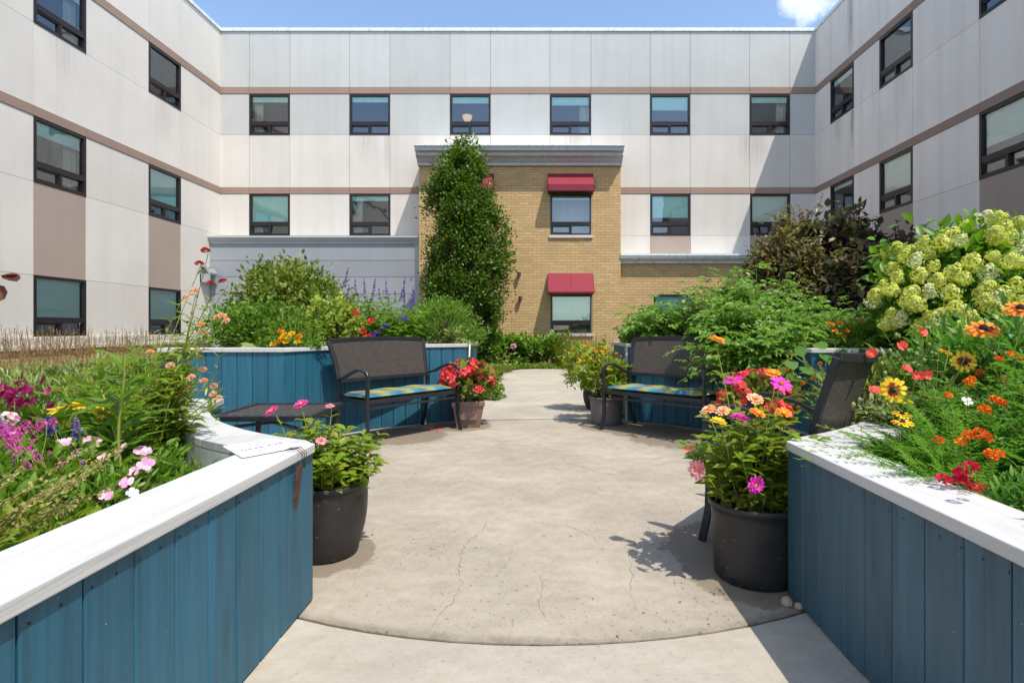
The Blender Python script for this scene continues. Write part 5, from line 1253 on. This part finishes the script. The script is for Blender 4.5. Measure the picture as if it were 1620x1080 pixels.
stemmed(t, pod, [at(1347 + 3, 640, 2.45), at(1360, 632, 2.5), at(1490, 470, 2.8), at(1483, 500, 2.8), at(1418, 530, 2.8), at(1408, 555, 2.75), at(1395, 575, 2.7), at(1437, 555, 2.8), at(1445, 575, 2.8), at(1474, 558, 2.8), at(1405, 600, 2.7), at(1470, 545, 2.8), at(1400, 590, 2.6), at(1415, 608, 2.6), at(1450, 560, 2.7), at(1573, 560, 2.5), at(1480, 560, 2.8), at(1462, 570, 2.75), at(1424, 570, 2.75)], lambda p: (1.87 + random.uniform(-.15, .15), 2.8, NZ), (0, 0, 1), 1., .0013, (3, .06, .018, 'lance', 'silver'), .1, .15, .12)
bush('mixed_foliage', 'grey green poppy leaves at the foot of the coral poppies', 'plant', (1.98, 2.85, .66), (.3, .3, .16), 1200, .075, .022, 'silver', 'lance', 50, .14, .7, ground=NZ)
for (x, y, z, rx, ry, rz_, n, mt, l) in [(2.5, 2.9, .85, .5, .45, .42, 2600, 'marig', 'tall lance leaved green plant behind the black eyed susans'), (2.35, 2.1, .8, .4, .35, .38, 2000, 'hydr', 'dense green plant at the right frame edge'), (2.2, 3.4, .7, .5, .35, .28, 1600, 'oliveg', 'low green plants at the far end of the near right planter'), (1.75, 1.3, .64, .4, .3, .16, 1300, 'marig', 'low dark green plant by the shadowed stretch of white cap')]:
    bush('leafy_plant', l, 'plant', (x, y, z), (rx, ry, rz_), n, .085, .024, mt, 'lance', 60, .13, .6, ground=NZ)
t = bush('dianthus', 'low clump of crimson and coral dianthus against the near right cap board', 'flower', (1.42, 1.7, .6), (.16, .16, .09), 700, .05, .012, 'marig', 'lance', 30, .16, .7, ground=NZ)
cr1 = bl_pom('crim', .022, 36, .6, .7); cr2 = bl_pom('coral', .018, 36, .5)
for px, py, m_ in [(1520, 748, 0), (1528, 758, 0), (1519, 757, 0), (1535, 770, 1), (1545, 775, 1), (1552, 770, 1), (1493, 758, 0), (1537, 738, 0)]: put(t, (cr1, cr2)[m_], at(px, py, 1.68), (-.2, -.6, 1), .9)
t = thing('white_flower', 'tiny white bloom low among the marigold leaves', 'flower', (at(1530, 634, 2.0))); put(t, bl_flat('white', 5, .02), at(1530, 634, 2.0), (0, -.7, .7)); LF().tubes(curves(np.array([[.05, .05, -.3]]), np.array([[0, 0, 0]])), .0015, 0, 4).build('stem', G['stem'], t)

# --- near left planter
def lp(px, py, Y): return at(px, py, Y)
t = bush('dianthus', 'clump of pale pink dianthus beside the near left white cap', 'flower', (-1.58, 1.92, .58), (.3, .42, .10), 2600, .042, .012, 'bright', 'lance', 90, .12, .7, ground=NZ)
pk = [bl_flat('lpink', 5, .025, 'mag'), bl_flat('lpink', 5, .022, 'white'), bl_flat('white', 5, .02, 'lpink')]
for px, py, Y in [(200, 763, 1.78), (168, 782, 1.7), (210, 779, 1.75), (228, 732, 1.95), (211, 745, 1.9), (231, 714, 2.05), (192, 708, 2.1), (164, 721, 2.0), (121, 717, 2.0), (106, 699, 2.1), (139, 696, 2.1), (132, 714, 2.0), (110, 722, 1.95), (96, 700, 2.1), (222, 712, 2.1), (236, 735, 1.9), (152, 700, 2.1)]:
    put(t, random.choice(pk[:2]) if px != 210 else pk[2], lp(px, py, Y), (random.uniform(-.1, .5), -.7, .8), random.uniform(.8, 1.0))
t = bush('yellow_zinnia', 'yellow daisy like blooms over broad green leaves in the near left planter', 'flower', (-1.95, 2.35, .63), (.35, .25, .14), 1500, .07, .026, 'bright', 'lance', 60, .15, .7, ground=NZ)
yz = bl_zinnia('yelo', 'ydisc', 1, .045)
for px, py in [(94, 648), (133, 640), (164, 642), (105, 672), (169, 656), (97, 728), (124, 735), (158, 647)]: put(t, yz, lp(px, py, 2.25 if py < 700 else 1.95), (random.uniform(-.2, .3), -.25, 1), .9)
t = bush('globe_amaranth', 'magenta globe amaranth buttons at the left edge', 'flower', (-1.72, 1.8, .62), (.26, .28, .14), 1200, .045, .02, 'bright', 'leaf', 50, .15, .6, ground=NZ)
gb = bl_ball('mag', .0125, 40)
stemmed(t, gb, [lp(a, b, 1.8 + random.uniform(-.12, .12)) for a, b in [(40, 671), (65, 670), (83, 668), (55, 679), (21, 683), (35, 681), (40, 696), (8, 685), (22, 694), (33, 710), (49, 713), (60, 724), (29, 727), (42, 737), (33, 765), (96, 734), (75, 719), (48, 700), (12, 698), (24, 712), (5, 676), (62, 735), (32, 690), (16, 705)]], lambda p: (p.x * .96, p.y + .05, NZ), (0, -.3, 1), 1.05, .0014)
t = thing('purple_salvia', 'small violet salvia spikes between the pink blooms on the left', 'flower', (-1.7, 1.95, NZ)); sv = bl_spike('vio', .07, .014, 34); sl = bl_spike('lil', .06, .013, 34)
stemmed(t, [sv, sl], [lp(a, b, 1.9) for a, b in [(125, 690), (126, 700), (75, 694), (20, 750), (22, 745), (58, 735), (10, 700), (4, 690), (138, 755), (50, 742), (0, 705), (86, 690)]], lambda p: (p.x * .97, p.y + .04, NZ), (0, 0, 1), 1., .0014)
pp = bl_cluster('lpink', .03, 12, .014, 'white')
t = thing('candytuft', 'pale pink rounded flower clusters at the left frame edge', 'flower', (-1.95, 2.05, NZ)); stemmed(t, pp, [lp(a, b, 2.05) for a, b in [(8, 668), (4, 690), (16, 665), (2, 680)]], lambda p: (p.x, p.y + .04, NZ), (0, -.4, 1), 1.1, .002)
# leaning dry basil stalks
b = []; tp = []
for i in range(34):
    x0 = -1.5 + rng.uniform(-.15, .15); y0 = 1.25 + rng.uniform(-.25, .25); b.append((x0 - .05, y0, NZ)); tp.append((x0 + rng.uniform(-.1, .26), y0 + rng.uniform(-.05, .3), NZ + rng.uniform(.08, .27)))
o = (-1.5, 1.3, NZ); t = thing('dry_basil', 'leaning tan seed stalks of dried basil over the near left cap', 'herb', o); o = np.array(o); P = curves(np.array(b) - o, np.array(tp) - o, .0, .06)
LF().tubes(P, .0022, 0, 4).build('stems', G['straw'], t); lf = LF(); k = 16; f = np.linspace(.3, 1, k)[None].repeat(34, 0); pos, tan = along(P, f)
for j in range(5): lf.add(pos.reshape(-1, 3), rv(34 * k) + tan.reshape(-1, 3) * .5, rv(34 * k), .013, .010, 'small')
lf.build('seed_heads', G['straw'], t)
bush('basil', 'yellowing basil leaves under the dry seed stalks at the lower left', 'herb', (-1.5, 1.3, .57), (.26, .42, .08), 1000, .05, .03, 'zinnia', 'leaf', 45, .16, .5, ground=NZ)
bush('fallen_foliage', 'brown withered leaves in the lower left corner of the planter', 'plant', (-1.34, 1.12, .58), (.14, .2, .06), 420, .05, .018, 'dry', 'leaf', 24, .2, .3, ground=NZ)
bush('silver_foliage', 'fine silvery green bushy plant at the back of the near left planter', 'plant', (-2.5, 3.05, .74), (.55, .4, .22), 5200, .06, .010, 'silver', 'lance', 120, .1, .8, ground=NZ)
bush('dark_foliage', 'dark green small leaved plant between the silver plant and yellow blooms', 'plant', (-2.3, 2.65, .68), (.5, .25, .16), 2200, .035, .018, 'green', 'small', 70, .14, .6, ground=NZ)
t = thing('celosia', 'deep magenta leaved celosia with bronze lower leaves at the left edge', 'flower', (-2.1, 2.25, NZ)); n = 46; p = np.array([-2.1, 2.25, .9]) + rng.normal(size=(n, 3)) * [.04, .04, .03] - [-2.08, 2.25, NZ + .04]
LF().add(p, rv(n) * .7 + [.1, -.2, .7], rv(n) + [0, -.5, .5], .048, .026, 'leaf').build('bloom', G['magl'], t); n = 60; p = rng.normal(size=(n, 3)) * [.09, .08, .05] + [0, 0, .17]
LF().add(p, rv(n) * .8 + [0, 0, .5], rv(n) + [0, 0, .8], .06, .028, 'leaf').build('foliage', G['bronze'], t)
b, tp = sprayed(-2.1, 2.25, NZ, .03, .03, 5, .06, .05, .2, .36); o = np.array([-2.1, 2.25, NZ]); LF().tubes(curves(b - o, tp - o), .004, 0, 4).build('stems', G['stem'], t)
t = thing('bronze_branch', 'thin stem ending in a glossy bronze round leaf at the left frame edge', 'branch', (-2.0, 1.95, NZ)); o = np.array([-2.0, 1.95, NZ])
tip_ = np.array(at(6, 438, 1.9)); P = curves(np.array([o - o]), np.array([tip_ - o]), 0, .03); LF().tubes(P, .003, 0, 5).build('stems', G['bronze'], t)
LF().add(np.array([at(2, 436, 1.9), at(10, 434, 1.9), at(-4, 450, 1.9), at(-8, 430, 1.9)]) - o, [[1, 0, .15], [1, -.3, -.45], [.3, -.2, -1], [-1, 0, .3]], [[0, -.3, 1], [.3, -.5, 1], [1, -.6, .2], [0, 0, 1]], [.05, .055, .06, .05], [.04, .042, .04, .04], 'round').build('foliage', G['bronze'], t)
# tall lance leaved stalk and the strawflowers
stalks('tall_lance_plant', 'tall green stalk with long drooping lance leaves in the near left planter', 'plant', [(-1.56, 2.1, NZ), (-1.6, 2.15, NZ)], [(-1.56, 2.08, 1.06), (-1.80, 2.3, .9)], 24, .21, .03, 'bright', 'lance', r=.007, opp=True, up=.5, shrink=.15, jit=.35, f0=.12)
st_t = [(325, 397), (315, 417), (333, 448), (352, 445), (308, 460), (352, 500), (295, 471), (343, 503), (358, 508), (317, 514), (322, 527), (237, 557), (269, 579), (321, 585), (302, 598), (322, 603), (338, 611), (337, 624), (346, 630), (296, 614)]
t = thing('strawflower', 'tall strawflower plant with brick red and peach papery blooms over the left planter', 'flower', (-1.8, 2.58, NZ)); o = np.array([-1.8, 2.58, NZ])
tp = np.array([at(a, b, 2.45 + .1 * math.sin(i * 2.1)) for i, (a, b) in enumerate(st_t)]); bb = np.array([[-1.80 + rng.uniform(-.12, .08), 2.58 + rng.uniform(-.06, .12), NZ] for _ in st_t]); P = curves(bb - o, tp - o, .05, .03, 9)
LF().tubes(P, .0032, 0, 5, .5).build('stems', G['stem'], t); lf = LF(); dress(lf, P, 18, .11, .018, 'lance', .08, .93, .5, False, 0, .4, .45); dress(lf, P, 13, .12, .024, 'lance', .03, .6, .2, True, 0, .4, .2); lf.build('foliage', G['zinnia'], t)
lf = LF(); dress(lf, P[::2], 5, .12, .03, 'leaf', .05, .5, .1, True, 0, .4, .2, .4); lf.build('withered_leaves', G['yel'], t)
sb = [bl_pom('brick', .021, 60, .45, .5), bl_pom('paper', .019, 60, .6, .5, 'peach'), bl_pom('peach', .02, 60, .6, .5)]
for i, p in enumerate(tp): put(t, sb[0] if i < 4 else sb[1 + i % 2], p, (random.uniform(-.3, .3), -.4, 1), random.uniform(.85, 1.1))
stalks('leafy_plant', 'yellowish green leafy stems round the foot of the strawflower', 'plant', *sprayed(-1.82, 2.45, NZ, .16, .12, 40, .3, .2, .2, .58), 10, .1, .024, 'zinnia', 'lance', r=.003, up=.6, shrink=.3)
bush('herb_bush', 'low green herb by the inner corner of the near left cap', 'herb', (-1.5, 2.2, .57), (.12, .1, .05), 200, .06, .026, 'green', 'leaf', 20, .2, .5, ground=NZ)
stalks('leafy_plant', 'slender green stems behind the strawflower at the end of the near left planter', 'plant', *sprayed(-2.2, 3.2, NZ, .3, .25, 34, .4, .3, .3, .62), 8, .09, .02, 'oliveg', 'lance', r=.003, up=.6, shrink=.3)

# --- potted zinnias in front
def zpot(loc, tips_px, label, cols, pr, n, hmax, rxy, seed_bl):
    o = np.array([loc[0], loc[1], pr[2] - .04]); t = thing('zinnia_plant', label, 'flowering plant', tuple(o))
    b, tp = sprayed(o[0], o[1], o[2], pr[1] * .75, pr[1] * .75, n, rxy, rxy, hmax * .45, hmax); P = curves(b - o, tp - o, .05, .04)
    LF().tubes(P, .0032, 0, 5).build('stems', G['stem'], t); lf = LF(); dress(lf, P, 9, .10, .056, 'leaf', .12, 1., .35, True, 0, .35, .2); lf.build('foliage', G['zinnia'], t)
    lf = LF(); dress(lf, P[:n // 2], 4, .07, .03, 'leaf', .02, .4, -.1, True, 0, .5, .2, .6); lf.build('withered_leaves', G['dry'], t)
    bp = []; tt = []
    for (px, py, Y, c_, lk) in tips_px:
        p = at(px, py, Y); tt.append(list(p)); bx_ = o[0] + (p.x - o[0]) * .45; by_ = o[1] + (p.y - o[1]) * .45; bp.append([bx_, by_, o[2]])
    P = curves(np.array(bp) - o, np.array(tt) - o, .03, .03); LF().tubes(P, .003, 0, 5, .8).build('stems', G['stem'], t)
    lf = LF(); dress(lf, P, 6, .085, .036, 'leaf', .12, .84, .5, True, 0, .3, .3); lf.build('foliage', G['zinnia'], t)
    for (px, py, Y, c_, lk) in tips_px: put(t, seed_bl[c_], at(px, py, Y), (lk[0] + random.uniform(-.35, .35), lk[1] + random.uniform(-.2, .2), lk[2]), random.uniform(.78, .98))
    return t
zb_ = {'pink': bl_zinnia('pink', 'ydisc', 2, .042), 'orange': bl_zinnia('orange', 'ydisc', 2, .043), 'yel': bl_zinnia('yelo', 'ydisc', 2, .04), 'peach': bl_zinnia('peach', 'rdisc', 3, .045), 'dusty': bl_zinnia('dusty', 'ydisc', 3, .048), 'mag': bl_zinnia('mag', 'ydisc', 3, .048), 'magf': bl_zinnia('mag', 'rdisc', 1, .052), 'rust': bl_zinnia('coral', 'ydisc', 1, .028), 'spink': bl_zinnia('dusty', 'rdisc', 1, .03)}
round_pot('large black nursery pot of zinnias at the corner of the right planter', (1.0, 2.62, 0), .185, .20, .355, M['pot_black'], .0)
U_ = (0, -.25, 1)
zpot((1.0, 2.62), [(1135, 537, 2.6, 'orange', U_), (1223, 590, 2.7, 'orange', U_), (1236, 607, 2.55, 'magf', (0, -.6, .8)), (1160, 601, 2.75, 'magf', U_), (1195, 631, 2.5, 'peach', (0, -.7, .7)), (1121, 648, 2.55, 'peach', (-.4, -.2, .8)), (1136, 666, 2.45, 'yel', U_), (1199, 653, 2.45, 'orange', (0, -.4, 1)), (1171, 661, 2.5, 'mag', (0, -.2, 1)), (1240, 652, 2.5, 'orange', (.2, -.4, 1)), (1195, 767, 2.38, 'mag', (0, -1, .1)), (1103, 743, 2.45, 'dusty', (-.5, -.8, .2)), (1089, 709, 2.6, 'rust', U_), (1144, 650, 2.6, 'peach', (0, -.3, 1))],
     'tall multicoloured zinnias growing in the black pot on the right', None, (0, .2, .355), 62, .48, .30, zb_)
round_pot('rounded charcoal plastic pot half hidden by the left planter corner', (-1.1, 2.87, 0), .155, .205, .375, M['pot_black'], .018, .006)
zpot((-1.1, 2.87), [(430, 650, 2.75, 'pink', (-.3, -.6, .9)), (476, 639, 2.8, 'pink', (0, -.5, 1)), (522, 642, 2.85, 'spink', U_), (508, 697, 2.75, 'spink', (0, -.6, .8))],
     'green leafy zinnia with hot pink blooms in the charcoal pot on the left', None, (0, .2, .375), 46, .36, .27, zb_)
# square brown pot with begonias, left of the path
def sqpot(label, x, y, b0, t0, h, rz):
    t = thing('square_pot', label, 'pot', (x, y, 0), rz); m = MB(); b = b0 / 2; u = t0 / 2
    def ringsq(r, z): return [(-r, -r, z), (r, -r, z), (r, r, z), (-r, r, z)]
    prof = [(b, 0), (u * .93, h - .06), (u, h - .055), (u, h - .006), (u - .006, h), (u - .022, h), (u - .03, h - .04)]
    for r_, z in prof: m.v += ringsq(r_, z)
    for i in range(len(prof) - 1):
        for k in range(4): m.f.append((i * 4 + k, i * 4 + (k + 1) % 4, i * 4 + 4 + (k + 1) % 4, i * 4 + 4 + k)); m.mi.append(0)
    m.f.append((3, 2, 1, 0)); m.mi.append(0)
    for k in range(4):
        pass
    m.box(-b * .75, b * .75, -b - (u - b) * .5 - .008, -b - (u - b) * .25, h * .3, h * .62)
    m.build('body', M['pot_brown'], t, bevel=.006); MB().box(-u + .03, u - .03, -u + .03, u - .03, h - .06, h - .04).build('soil', M['soil'], t)
sqpot('square brown tapered pot of begonias beside the left bench', -.86, 6.62, .27, .38, .31, R(8))
def begonia(label, x, y, z, r, h, n, nb):
    t = bush('begonia', label, 'flowering plant', (x, y, z + h * .5), (r, r, h * .62), n, .075, .06, 'begl', 'round', 40, .15, .5, 'red begonias', ground=z)
    cl = [bl_cluster('beg', .05, 11, .03), bl_cluster('beg', .045, 9, .028, 'coral')]
    for i in range(nb):
        a = random.uniform(0, 6.28); e = random.uniform(-.15, 1.35); rr = r * 1.05
        p = Vector((x + math.cos(a) * math.cos(e) * rr, y + math.sin(a) * math.cos(e) * rr, z + h * .45 + math.sin(e) * h * .65))
        put(t, cl[i % 2], p, (math.cos(a), math.sin(a) - .3, .6), random.uniform(.9, 1.25))
    return t
begonia('coral red begonias filling the brown square pot by the left bench', -.86, 6.62, .29, .29, .42, 801, 52)
round_pot('dark pot with red begonias behind the armchair arm', (1.92, 4.95, 0), .15, .19, .28, M['pot_black'])
begonia('coral red begonias glimpsed through the zinnias behind the armchair', 1.92, 4.95, .25, .3, .45, 701, 48)
# lantana pots right of the path
round_pot('grey plastic pot beside the front leg of the right bench', (.79, 6.78, 0), .18, .20, .33, M['pot_grey'])
round_pot('dark rounded pot behind the grey pot on the right of the path', (.78, 8.0, 0), .13, .17, .34, M['pot_black'], .03)
for (x, y, z, r_, n, l, k) in [(.74, 6.9, .3, .3, 2600, 'yellow and orange lantana in the grey pot by the right bench', 34), (.62, 7.9, .3, .28, 1800, 'orange yellow lantana in the dark pot further along the path', 30)]:
    t = bush('lantana', l, 'flowering plant', (x, y, z + .26), (r_, r_, .32), n, .06, .034, 'zinnia', 'leaf', 60, .14, .5, 'potted lantanas on the right of the path', ground=z)
    ls = [bl_pom('yelo', .024, 34, .6), bl_pom('orange', .022, 34, .6, .55, 'yelo'), bl_pom('orange', .022, 30, .6), bl_pom('coral', .02, 30, .6, .55, 'orange')]
    for i in range(k):
        a = random.uniform(0, 6.28); e = random.uniform(.1, 1.5); p = Vector((x + math.cos(a) * math.cos(e) * r_ * 1.05, y + math.sin(a) * math.cos(e) * r_ * 1.05, z + .26 + math.sin(e) * .36))
        put(t, ls[(i * 7) % 4 if random.random() < .5 else 0], p, (math.cos(a) * .4, -.5, 1), random.uniform(.8, 1.2))
stalks('green_shoots', 'green shoots rising out of the grey pot next to the bench arm', 'plant', *sprayed(.95, 6.8, .3, .08, .08, 9, .16, .12, .3, .5), 6, .07, .035, 'bright', 'leaf', r=.003)
# fallen petals by the left bench
t = MB()
pl_ = [('pink petals fallen on the patio under the left bench, by the wall', 690, 673, 6.7), ('single pink fallen bloom on the patio left of the brown pot', 692, 679, 6.35)]
for l, px, py, Y in pl_:
    o = thing('fallen_petals', l, 'petals', ((px - 856) * Y / FPX, Y, .004)); n = 14; p = rng.normal(size=(n, 3)) * [.05, .04, 0] + [0, 0, .006]
    LF().add(p, rv(n) * [1, 1, .3], rv(n) * .3 + [0, 0, 1], .028, .026, 'petal').build('petal', PT['beg'], o)

# leaf and petal litter on the paving
n = 90; a = rng.uniform(0, 6.28, n); rr = 2.45 * rng.random(n) ** .35
P = np.stack([rr * np.cos(a), 4.5 + rr * np.sin(a), np.full(n, .004)], -1); P = P[(P[:, 1] > 2.05)]; n = len(P)
tag(LF().add(P, rv(n) * [1, 1, .15], [0, 0, 1] + rv(n) * .25, rng.uniform(.008, .026, n), rng.uniform(.005, .012, n), 'small').build('leaf_litter', G['dry']), 'scattered tiny dry leaves on the round patio', 'leaf litter', None, 'stuff')

cm = MB()
for pts, w in (([(773, 818), (763, 840), (735, 860), (727, 885), (726, 915), (728, 930), (715, 950), (695, 975), (682, 992)], .0038), ([(862, 905), (858, 930), (852, 950), (856, 968), (868, 985)], .0025), ([(890, 727), (905, 735), (925, 740), (950, 748), (1010, 754)], .004),
               ([(640, 762), (680, 742), (720, 730), (765, 719)], .003), ([(888, 829), (930, 845), (950, 856)], .0025), ([(993, 872), (1000, 900), (995, 940), (1010, 966)], .0025), ([(700, 700), (760, 706), (800, 702), (880, 712)], .003), ([(1060, 745), (1100, 752), (1140, 770)], .003)):
    G_ = [Vector(((x - 856) / FPX * (EYE * FPX / (y - 519)), EYE * FPX / (y - 519))) for x, y in pts]; P = []
    for a_, b_ in zip(G_[:-1], G_[1:]):
        k_ = max(3, int((b_ - a_).length / .025))
        for i in range(k_): P.append(a_.lerp(b_, i / k_) + Vector((random.gauss(0, .006), random.gauss(0, .006))))
    P.append(G_[-1]); n_ = len(P); vs = []
    for i, p in enumerate(P):
        d_ = (P[min(i + 1, n_ - 1)] - P[max(i - 1, 0)]).normalized(); nn_ = Vector((-d_.y, d_.x)) * w * .5 * random.uniform(.15, 1.3) * (1 - abs(2 * i / (n_ - 1) - 1) ** 3 * .8)
        vs += [(*(p + nn_), .0012), (*(p - nn_), .0012)]
    cm.add(vs, [(2 * i, 2 * i + 1, 2 * i + 3, 2 * i + 2) for i in range(n_ - 1)])
tag(cm.build('paving_cracks', plain('crack_dirt', (.19, .15, .11), .95)), kind='structure')
